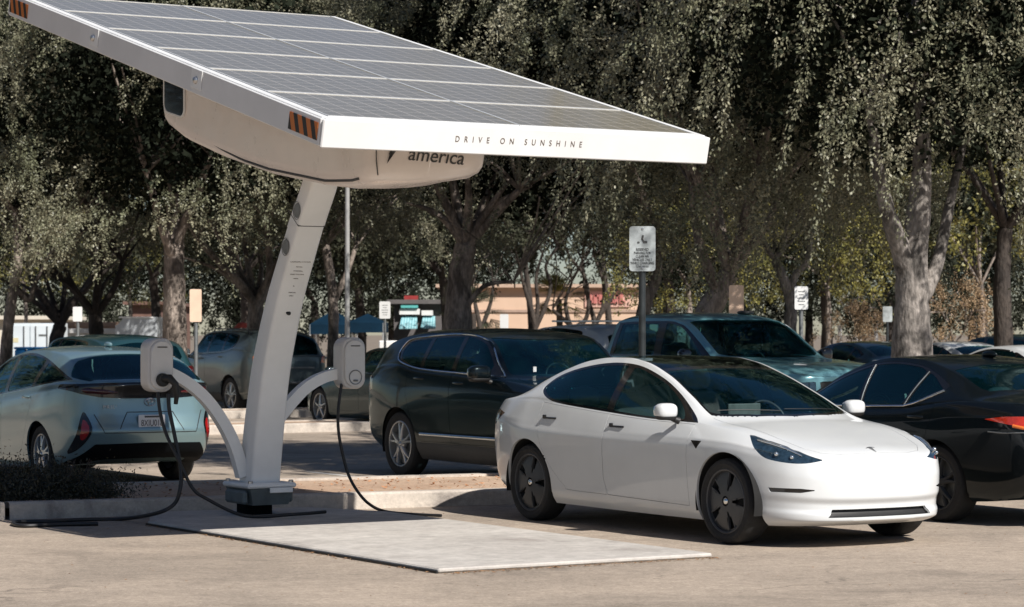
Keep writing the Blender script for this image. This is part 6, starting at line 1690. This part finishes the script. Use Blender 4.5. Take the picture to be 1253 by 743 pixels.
def tree(name, px, Y, label, crown, mat, trunk, bark, rz=0.0, sc=1.0, dz=0.0, dx=0.0, group='trees around the parking lot', cat='tree', twigs=7, seed=1, flare=1.3, dy=0.0):
    """trunk: list of limbs, each ([(px, py, dY)...], r0, r1) given by where it is seen at depth Y + dY"""
    x0 = at_depth(px, Y); root = empty(name, (x0, Y, 0), 0, label, cat, group)
    mb = MB(); rr_ = random.Random(seed)
    for pts, r0, r1 in trunk:
        P = []
        for (a, b, dY) in pts:
            x, y, z = at_depth(a, Y + dY, b); P.append((x - x0, y - Y, z))
        limb(mb, P, r0, r1, 12, .08)
    # boughs running on into the crown
    tops = [(t[0][-1], t[2]) for t in trunk if len(t[0]) > 1]
    for (a, b, dY), r1 in tops:
        x, y, z = at_depth(a, Y + dY, b); p = np.array([x - x0, y - Y, z])
        for k in range(twigs):
            an = rr_.uniform(0, 2 * PI); L_ = rr_.uniform(1.6, 3.2) * sc
            d = np.array([math.cos(an) * .8, math.sin(an) * .8, rr_.uniform(.5, 1.3)])
            q1 = p + d * L_ * .45 + np.array([0, 0, .1]); q2 = p + d * L_ * .9 + np.array([rr_.uniform(-.3, .3), rr_.uniform(-.3, .3), -.15])
            limb(mb, [p, q1, q2], r1 * .6, .018, 6)
    mb.build('trunk', bark, root, 60)
    if crown is not None:
        c = bpy.data.objects.new('crown', crown); COL.objects.link(c); c.parent = root
        c.location = (dx, dy, dz); c.rotation_euler = (0, 0, rz); c.scale = (sc, sc, sc)
        if mat != LEAF:
            c.material_slots[0].link = 'OBJECT'; c.material_slots[0].material = mat
    return root

def build_trees():
    cA = crown_mesh('crown', 11, R_=3.9, z0=2.7, z1=10.5, ncl=68, per=13, nleaf=135, droop=.9, hang=1.35, spread=.42, fill=22000)
    cB = crown_mesh('crown', 23, R_=3.5, z0=3.0, z1=9.5, ncl=58, per=13, nleaf=135, droop=.8, hang=1.3, spread=.42, fill=19000)
    cC = crown_mesh('crown', 31, R_=4.8, z0=3.0, z1=11.5, ncl=72, per=11, nleaf=150, droop=1.35, hang=2.0, spread=.42, fill=26000, low=.5, rope=.06)
    cS = crown_mesh('crown', 47, R_=2.3, z0=2.9, z1=6.6, ncl=34, per=9, nleaf=60, ln=.10, wd=.055, fill=1500, spread=.4, hang=.8, rope=.09)
    cD = crown_mesh('crown', 53, R_=4.6, z0=2.2, z1=12.0, ncl=70, per=10, nleaf=50, ln=.15, wd=.09, fill=9000, spread=.7, rope=.12)
    # --- front row
    tree('broadleaf_tree', 214, 50, 'broad tree with a dark upright trunk left of the canopy column', cA, LEAF, [([(214, 506, 0), (214, 420, 0), (213, 330, 0), (214, 250, .2), (222, 170, .5)], .30, .15), ([(214, 320, 0), (196, 270, -.4), (180, 210, -.8)], .13, .06), ([(214, 300, 0), (238, 245, -.3), (258, 190, -.6)], .12, .06)], BARK, rz=.4, seed=3)
    tree('broadleaf_tree', 313, 56, 'pale barked tree forking low behind the canopy column', cB, LEAF, [([(312, 496, 0), (312, 420, 0), (313, 372, 0)], .21, .17), ([(313, 374, 0), (292, 345, -.2), (262, 315, -.3), (240, 290, -.4)], .12, .06), ([(313, 374, 0), (328, 345, .1), (330, 322, .2), (326, 270, .4)], .15, .06)], BARK, rz=1.2, sc=1.05, dz=.3, seed=4)
    tree('broadleaf_tree', 562, 50, 'broad tree with a mottled trunk leaning right behind the black SUV', cA, LEAF, [([(558, 515, 0), (560, 410, 0), (562, 350, 0), (570, 300, 0)], .33, .22), ([(570, 302, 0), (600, 268, -.2), (636, 232, -.5)], .14, .06), ([(568, 305, 0), (560, 255, 0), (548, 190, 0)], .15, .06), ([(560, 395, 0), (590, 352, -.3), (628, 345, -.6)], .07, .03)], BARK, rz=2.4, dx=1.1, dy=1.6, dz=.1, seed=5)
    tree('broadleaf_tree', 868, 43, 'leaning pale trunk tree directly behind the pickup cab', cB, LEAF, [([(858, 520, 0), (862, 400, 0), (878, 362, 0), (892, 335, 0)], .26, .17), ([(880, 360, 0), (862, 318, -.3), (852, 280, -.4), (846, 225, -.6)], .12, .05), ([(892, 335, 0), (912, 308, .1), (940, 272, .2), (955, 230, .3)], .12, .05)], BARK, rz=.9, sc=1.08, dz=.5, seed=6)
    tree('broadleaf_tree', 1117, 37, 'largest tree with a thick grey trunk right of the signs', cC, LEAF, [([(1116, 545, 0), (1116, 430, 0), (1116, 370, 0), (1117, 318, 0), (1124, 262, 0), (1128, 190, 0), (1122, 100, 0)], .37, .10), ([(1112, 345, 0), (1104, 310, -.1), (1088, 265, -.3), (1074, 205, -.6), (1064, 130, -.9)], .20, .06), ([(1122, 372, 0), (1138, 345, .1), (1150, 310, .2), (1162, 250, .3), (1178, 180, .5)], .15, .05)], BARK_GREY, rz=.2, dz=-.25, seed=7, twigs=4)
    tree('broadleaf_tree', 690, 49, 'tree whose hanging crown fills the gap above the canopy edge', cC, LEAF, [([(790, 500, 2), (786, 400, 2), (792, 365, 2), (803, 335, 2), (796, 270, 1.5), (770, 200, 1)], .18, .08)], BARK, rz=2.9, sc=.95, dz=1.9, dx=.5, seed=8)
    tree('broadleaf_tree', 20, 58, 'slim pale trunked tree at the left edge', cA, LEAF, [([(4, 480, 0), (10, 400, 0), (17, 350, 0), (22, 320, 0), (20, 260, 0)], .15, .09), ([(17, 352, 0), (35, 368, .2), (42, 350, .3), (55, 320, .4)], .07, .04)], BARK, rz=4.0, sc=1.05, dz=.45, seed=9)
    tree('broadleaf_tree', 1235, 44, 'dense tree at the right edge behind the white sedans', cA, LEAF, [([(1228, 500, 0), (1228, 420, 0), (1226, 350, 0), (1230, 280, 0)], .20, .13)], BARK_DARK, rz=5.2, sc=1.05, dz=.5, seed=10)
    tree('broadleaf_tree', 1000, 50, 'tree with a thin curved trunk left of the white sign', cB, LEAF, [([(968, 480, 0), (967, 400, 0), (968, 372, 0), (960, 345, 0), (948, 318, 0)], .15, .09), ([(966, 368, 0), (972, 340, 0), (988, 318, 0), (992, 280, 0)], .09, .05)], BARK_GREY, rz=3.6, sc=1.0, dz=.55, seed=11)
    tree('broadleaf_tree', 420, 60, 'mid distance tree behind the light pole', cB, LEAF, [([(405, 480, 0), (408, 400, 0), (406, 350, 0), (398, 300, 0)], .15, .10), ([(408, 370, 0), (424, 335, 0), (436, 300, 0)], .09, .05)], BARK, rz=.1, sc=1.1, dz=.2, seed=12)
    tree('broadleaf_tree', 120, 60, 'tree behind the pale hatchback with a dark low forking trunk', cB, LEAF, [([(118, 470, 0), (118, 412, 0), (116, 385, 0)], .20, .16), ([(116, 388, 0), (92, 355, 0), (78, 325, 0)], .10, .06), ([(116, 388, 0), (140, 352, 0), (150, 320, 0)], .10, .06)], BARK_DARK, rz=2.0, sc=1.1, dz=.55, seed=13)
    # upper crowns that carry the foliage out of the top of the picture
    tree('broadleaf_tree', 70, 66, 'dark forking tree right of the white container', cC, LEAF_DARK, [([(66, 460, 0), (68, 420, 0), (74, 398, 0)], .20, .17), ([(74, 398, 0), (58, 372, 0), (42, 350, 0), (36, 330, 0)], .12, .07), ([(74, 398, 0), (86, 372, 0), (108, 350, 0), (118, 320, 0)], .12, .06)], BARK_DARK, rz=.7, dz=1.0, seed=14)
    # tall trees just outside the picture whose crowns shade the next row of cars
    tree('broadleaf_tree', 1310, 25.6, 'near tree outside the right edge whose sprays hang into the top corner', cB, LEAF, [([(1310, 605, 0), (1310, 300, 0), (1300, -120, 0)], .22, .14)], BARK_GREY, rz=2.2, sc=1.12, dz=2.0, dx=-1.05, dy=-.6, seed=16)
    # --- second row, darker, closing the view
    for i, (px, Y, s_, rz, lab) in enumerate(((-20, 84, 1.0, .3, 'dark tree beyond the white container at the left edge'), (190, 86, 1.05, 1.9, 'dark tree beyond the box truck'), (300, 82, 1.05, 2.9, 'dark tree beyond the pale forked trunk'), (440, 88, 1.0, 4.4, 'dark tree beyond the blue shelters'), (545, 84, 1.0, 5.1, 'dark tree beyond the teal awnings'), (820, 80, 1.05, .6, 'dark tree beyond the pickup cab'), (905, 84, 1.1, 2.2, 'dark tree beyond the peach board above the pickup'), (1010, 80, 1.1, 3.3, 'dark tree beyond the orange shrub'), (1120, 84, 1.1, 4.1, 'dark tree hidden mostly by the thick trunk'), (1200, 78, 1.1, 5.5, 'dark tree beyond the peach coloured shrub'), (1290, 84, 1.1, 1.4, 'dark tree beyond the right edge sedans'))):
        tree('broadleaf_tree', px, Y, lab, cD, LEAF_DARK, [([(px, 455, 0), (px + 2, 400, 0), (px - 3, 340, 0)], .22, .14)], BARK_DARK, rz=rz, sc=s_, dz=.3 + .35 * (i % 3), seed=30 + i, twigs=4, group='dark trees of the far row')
    for i, (px, Y, dz) in enumerate(((640, 96, 4.6), (735, 98, 4.9))):
        tree('broadleaf_tree', px, Y, ('tall dark crown high over the left end of the peach building', 'tall dark crown high over the red sign of the peach building')[i], cD, LEAF_DARK, [([(px + 12, 450, 0), (px + 9, 380, 0), (px, 300, 0)], .16, .1)], BARK_DARK, rz=i * 2.0, sc=1.0, dz=dz, seed=50 + i, twigs=5, group='dark trees of the far row')
    # --- far belt of trees behind the buildings, open only above the peach store
    k = 0
    for px, lab in ((-120, 'first from the left'), (-20, 'second from the left, over the container'), (85, 'third from the left'), (190, 'above the brick building'), (290, 'above the grey SUV'), (385, 'left of the light pole'), (480, 'above the striped awnings'), (560, 'at the left end of the peach store'), (810, 'at the right end of the peach store'), (900, 'beyond the pickup'), (990, 'beyond the white sign'), (1090, 'left of the thick trunk'), (1190, 'right of the thick trunk'), (1290, 'last on the right')):
        k += 1
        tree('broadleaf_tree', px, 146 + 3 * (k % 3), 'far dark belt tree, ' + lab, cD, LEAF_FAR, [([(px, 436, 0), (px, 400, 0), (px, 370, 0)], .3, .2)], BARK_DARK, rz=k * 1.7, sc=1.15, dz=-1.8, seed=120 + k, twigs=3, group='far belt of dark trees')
    # --- unseen trees added left of the lot to darken reflections in the cars
    for i, (x, y) in enumerate(((-17, 29), (-19, 39), (-22, 20), (-16, 50))):
        px = CX + CAMF * x / y
        tree('broadleaf_tree', px, y, 'unseen added tree outside the left edge, ' + ('beside the hatchback', 'second along', 'closest to the camera', 'farthest off')[i], cA, LEAF, [([(px, HORY + CAMF * CAMH / y, 0), (px, HORY - 200, 0)], .28, .2)], BARK, rz=i * 1.3, sc=1.1, dz=-.6, seed=150 + i, group='trees around the parking lot')
    # --- small multi-stemmed trees against the peach building
    sm = [(592, [[(590, 440), (588, 405), (582, 375), (578, 350)], [(588, 405), (600, 372), (604, 345)]], 'small two stemmed dark tree left of the palm'),
          (655, [[(655, 445), (655, 400), (648, 372), (640, 345), (636, 325)], [(655, 402), (666, 378), (674, 350), (668, 325), (684, 300)], [(656, 398), (658, 370), (656, 340), (664, 310)]], 'small three stemmed dark tree in the middle of the peach wall'),
          (702, [[(704, 440), (700, 402), (682, 385), (676, 378)], [(700, 402), (716, 392), (720, 370), (716, 340), (700, 318), (690, 300)], [(697, 398), (692, 370), (700, 345)]], 'small twisting dark tree in front of the peach wall'),
          (728, [[(728, 440), (728, 398), (722, 375), (716, 350), (712, 318)], [(728, 398), (738, 375), (738, 345), (728, 315), (726, 290)], [(734, 385), (748, 365), (758, 340), (770, 320)]], 'small dark tree right of the twisting one below the red sign')]
    for i, (px, L_, lab) in enumerate(sm):
        Y = 74.0 + i * 1.5
        root = tree('small_tree', px, Y, lab, cS, LEAF_DARK, [([(a, b, 0) for a, b in P], .12 if k == 0 else .08, .035) for k, P in enumerate(L_)], BARK_DARK, rz=i * 1.3, sc=1.0, dz=.9 + .15 * i, seed=60 + i, twigs=5, group='small multi stemmed trees')
    # yellow-green trees in sun behind the right-hand row
    for i, (px, Y, dz, s_, lab) in enumerate(((1012, 68, -.3, .9, 'sunlit yellow green tree right of the white sign'), (842, 66, -.2, .8, 'sunlit yellow green tree left of the leaning pale trunk'), (1200, 62, .3, 1.0, 'sunlit yellow green branches right of the thick trunk'), (30, 100, -.6, 1.3, 'yellow green bush tree above the white container'), (158, 95, .2, .8, 'yellow green tree left of the brown brick building'))):
        tree('small_tree', px, Y, lab, cS, LEAF_GREEN, [([(px, 440, 0), (px + 2, 390, 0), (px, 350, 0)], .10, .06)], BARK, rz=i * 1.1, sc=s_, dz=dz, seed=70 + i, twigs=4, group='yellow green trees')
    # dry orange shrubs
    for i, (px, Y, s_, lab) in enumerate(((1052, 64, .34, 'dry orange shrub left of the thick trunk'), (1166, 58, .40, 'dry peach orange shrub right of the thick trunk'))):
        tree('small_tree', px, Y, lab, cS, LEAF_ORANGE, [([(px, 440, 0), (px, 420, 0), (px - 6, 395, 0)], .05, .02), ([(px, 425, 0), (px + 14, 405, 0)], .04, .02)], BARK, rz=i * 2.2, sc=s_, dz=.15, seed=80 + i, twigs=4, group='dry orange shrubs', cat='shrub')
    # fan palms
    for i, (px, py, Y, lab) in enumerate(((578, 384, 70.0, 'low fan palm beside the tree behind the black SUV'), (684, 366, 82.0, 'small fan palm in front of the peach wall'))):
        x, y, z = at_depth(px, Y, py); root = empty('fan_palm', (x, Y, 0), 0, lab, 'palm', 'fan palms')
        mb = MB(); mb.tube([(0, 0, 0), (.03, 0, z * .6), (0, 0, z)], [.13, .11, .10], 10); mb.build('trunk', BARK_DARK, root, 60)
        rr_ = np.random.default_rng(90 + i); vs = []
        for k in range(34):
            a = rr_.uniform(0, 2 * PI); e = rr_.uniform(-.7, 1.1); L_ = rr_.uniform(.45, .7)
            d = np.array([math.cos(a) * math.cos(e), math.sin(a) * math.cos(e), math.sin(e)]); c = np.array([0, 0, z]) + d * L_
            for b_ in np.linspace(-1.1, 1.1, 13):
                sdv = np.cross(d, (0, 0, 1)); sdv /= np.linalg.norm(sdv); dd = d * math.cos(b_) + sdv * math.sin(b_) + np.array([0, 0, -.25 * abs(b_)])
                tip = c + dd * .55; w_ = np.cross(dd, np.cross(d, sdv)); w_ = w_ / np.linalg.norm(w_) * .022
                vs += [c, c + dd * .25 + w_, tip, c + dd * .25 - w_]
        V = np.array(vs); np_mesh('fronds', V, np.arange(len(V)).reshape(-1, 4), (LEAF_DARK, LEAF_GREEN)[i], root)

def bush_mesh(name, seed, L_, W_, H_, n=26000, ln=.035, wd=.016):
    r_ = np.random.default_rng(seed); C = []; D = []
    k = 90
    for i in range(k):
        a = r_.uniform(-1, 1); b = r_.uniform(-1, 1); top = H_ * (.55 + .45 * math.sin(a * 4.1 + seed) * math.cos(b * 2.0 + seed)) * (.5 + .6 * r_.random()) * math.sqrt(max(.08, 1 - (a * .95)**2)) 
        base = np.array([a * L_ / 2, b * W_ / 2, 0]); tip = base + np.array([r_.normal(0, .16), r_.normal(0, .16), top * (1.5 if i % 7 == 0 else 1)])
        m = n // k; t = r_.uniform(.1, 1, m)
        P = base + (tip - base) * t[:, None] + r_.normal(0, .07, (m, 3)) * (0.5 + t[:, None])
        C.append(P); D.append(r_.normal(0, .6, (m, 3)) + np.array([0, 0, .6]))
    C = np.concatenate(C); D = np.concatenate(D); C[:, 2] = np.abs(C[:, 2])
    s_ = r_.uniform(.6, 1.3, len(C)); V = leaf_quads(C, D, ln * s_, wd * s_, r_)
    return V, np.arange(len(V)).reshape(-1, 4)

def build_bushes(isl):
    for i, (a, b, L_, W_, H_, lab) in enumerate(((-.55, 1.0, 1.3, 1.0, .62, 'low dark bush at the left edge behind the kerb'), (.35, .95, 1.3, 1.0, .42, 'low dark spreading bush in front of the pale hatchback rear wheel'), (-1.3, 1.2, .8, .8, 1.0, 'taller wispy dark bush cut by the left edge'))):
        x, y, z = isl(a, b, .12)
        root = empty('bush', (x, y, z), .4, lab, 'bush', 'dark bushes behind the kerb')
        V, F = bush_mesh('foliage', 100 + i, L_, W_, H_ * .7, n=int(24000 * L_), ln=.034, wd=.013)
        np_mesh('foliage', V, F, LEAF_BUSH, root)
        mb = MB(); rr_ = random.Random(i)
        for k in range(14):
            sx, sy = rr_.uniform(-L_ / 2.4, L_ / 2.4), rr_.uniform(-W_ / 3, W_ / 3); mb.tube([(sx * .6, sy * .6, 0), (sx, sy, H_ * .5), (sx * 1.1, sy * 1.1, H_ * .85)], [.010, .007, .003], 5)
        mb.build('stems', BARK_DARK, root)
    # crumpled litter by the bush
    x, y, z = (*ground_at(122, 606, .15), .15)
    mb = MB(); r_ = np.random.default_rng(5); vs = []; fs = []
    n = 9
    for i in range(n):
        for j in range(n): vs.append((x + (i / n - .5) * .10 + r_.normal(0, .006), y + (j / n - .5) * .07, z + .02 + abs(r_.normal(0, .022))))
    for i in range(n - 1):
        for j in range(n - 1): fs.append((i * n + j, (i + 1) * n + j, (i + 1) * n + j + 1, i * n + j + 1))
    mb.add(vs, fs); tag(mb.build('litter_scrap', pmat('pale blue white plastic film', (.45, .55, .58), .4, var=.3, scale=30)), 'crumpled pale scrap of litter on the kerb beside the bush', 'litter')
# ---------------------------------------------------------------- light, camera, build
def build_light():
    w = bpy.data.worlds.new('World'); SC.world = w; w.use_nodes = True
    nt = w.node_tree; L = nt.links.new
    sky = N(nt, 'ShaderNodeTexSky', sky_type='NISHITA', sun_disc=False, sun_elevation=R(SUN_EL), sun_rotation=R(SUN_ROT), air_density=1.0, dust_density=.15, ozone_density=1.2)
    tn = N(nt, 'ShaderNodeMixRGB', blend_type='MULTIPLY'); tn.inputs[0].default_value = 1; tn.inputs[2].default_value = (.87, .94, 1.08, 1)
    L(sky.outputs[0], tn.inputs[1]); L(tn.outputs[0], nt.nodes['Background'].inputs[0]); nt.nodes['Background'].inputs[1].default_value = SKY
    l = bpy.data.lights.new('sun', 'SUN'); l.energy = SUN; l.angle = R(.53); l.color = (1.0, .95, .89)
    o = bpy.data.objects.new('sun', l); COL.objects.link(o)
    o.rotation_euler = Vector(SUNV).to_track_quat('Z', 'Y').to_euler(); o.location = (20, -20, 30)
def build_camera():
    c = bpy.data.cameras.new('camera'); o = bpy.data.objects.new('camera', c); COL.objects.link(o); SC.camera = o
    o.location = (0, 0, CAMH); o.rotation_euler = (PI / 2, 0, 0)
    c.sensor_width = 36; c.lens = CAMF / 1253 * 36; c.clip_end = 3000; c.clip_start = .1
    c.shift_y = (HORY - 371.5) / 1253
    c.dof.use_dof = True; c.dof.focus_distance = 20.5; c.dof.aperture_fstop = 5.6
SUNV = (.667, -.862, 1.0)
SUN_EL = math.degrees(math.atan2(SUNV[2], math.hypot(SUNV[0], SUNV[1]))); SUN_ROT = math.degrees(math.atan2(SUNV[0], SUNV[1]))
SUN, SKY = 5.0, .045
ISL = build_ground()
build_cars()
build_cables(*build_station())
build_street()
build_trees()
build_bushes(ISL)
build_light()
build_camera()
SC.view_settings.view_transform = 'Standard'; SC.view_settings.look = 'None'
SC.view_settings.exposure = 0.40; SC.view_settings.gamma = 1.0
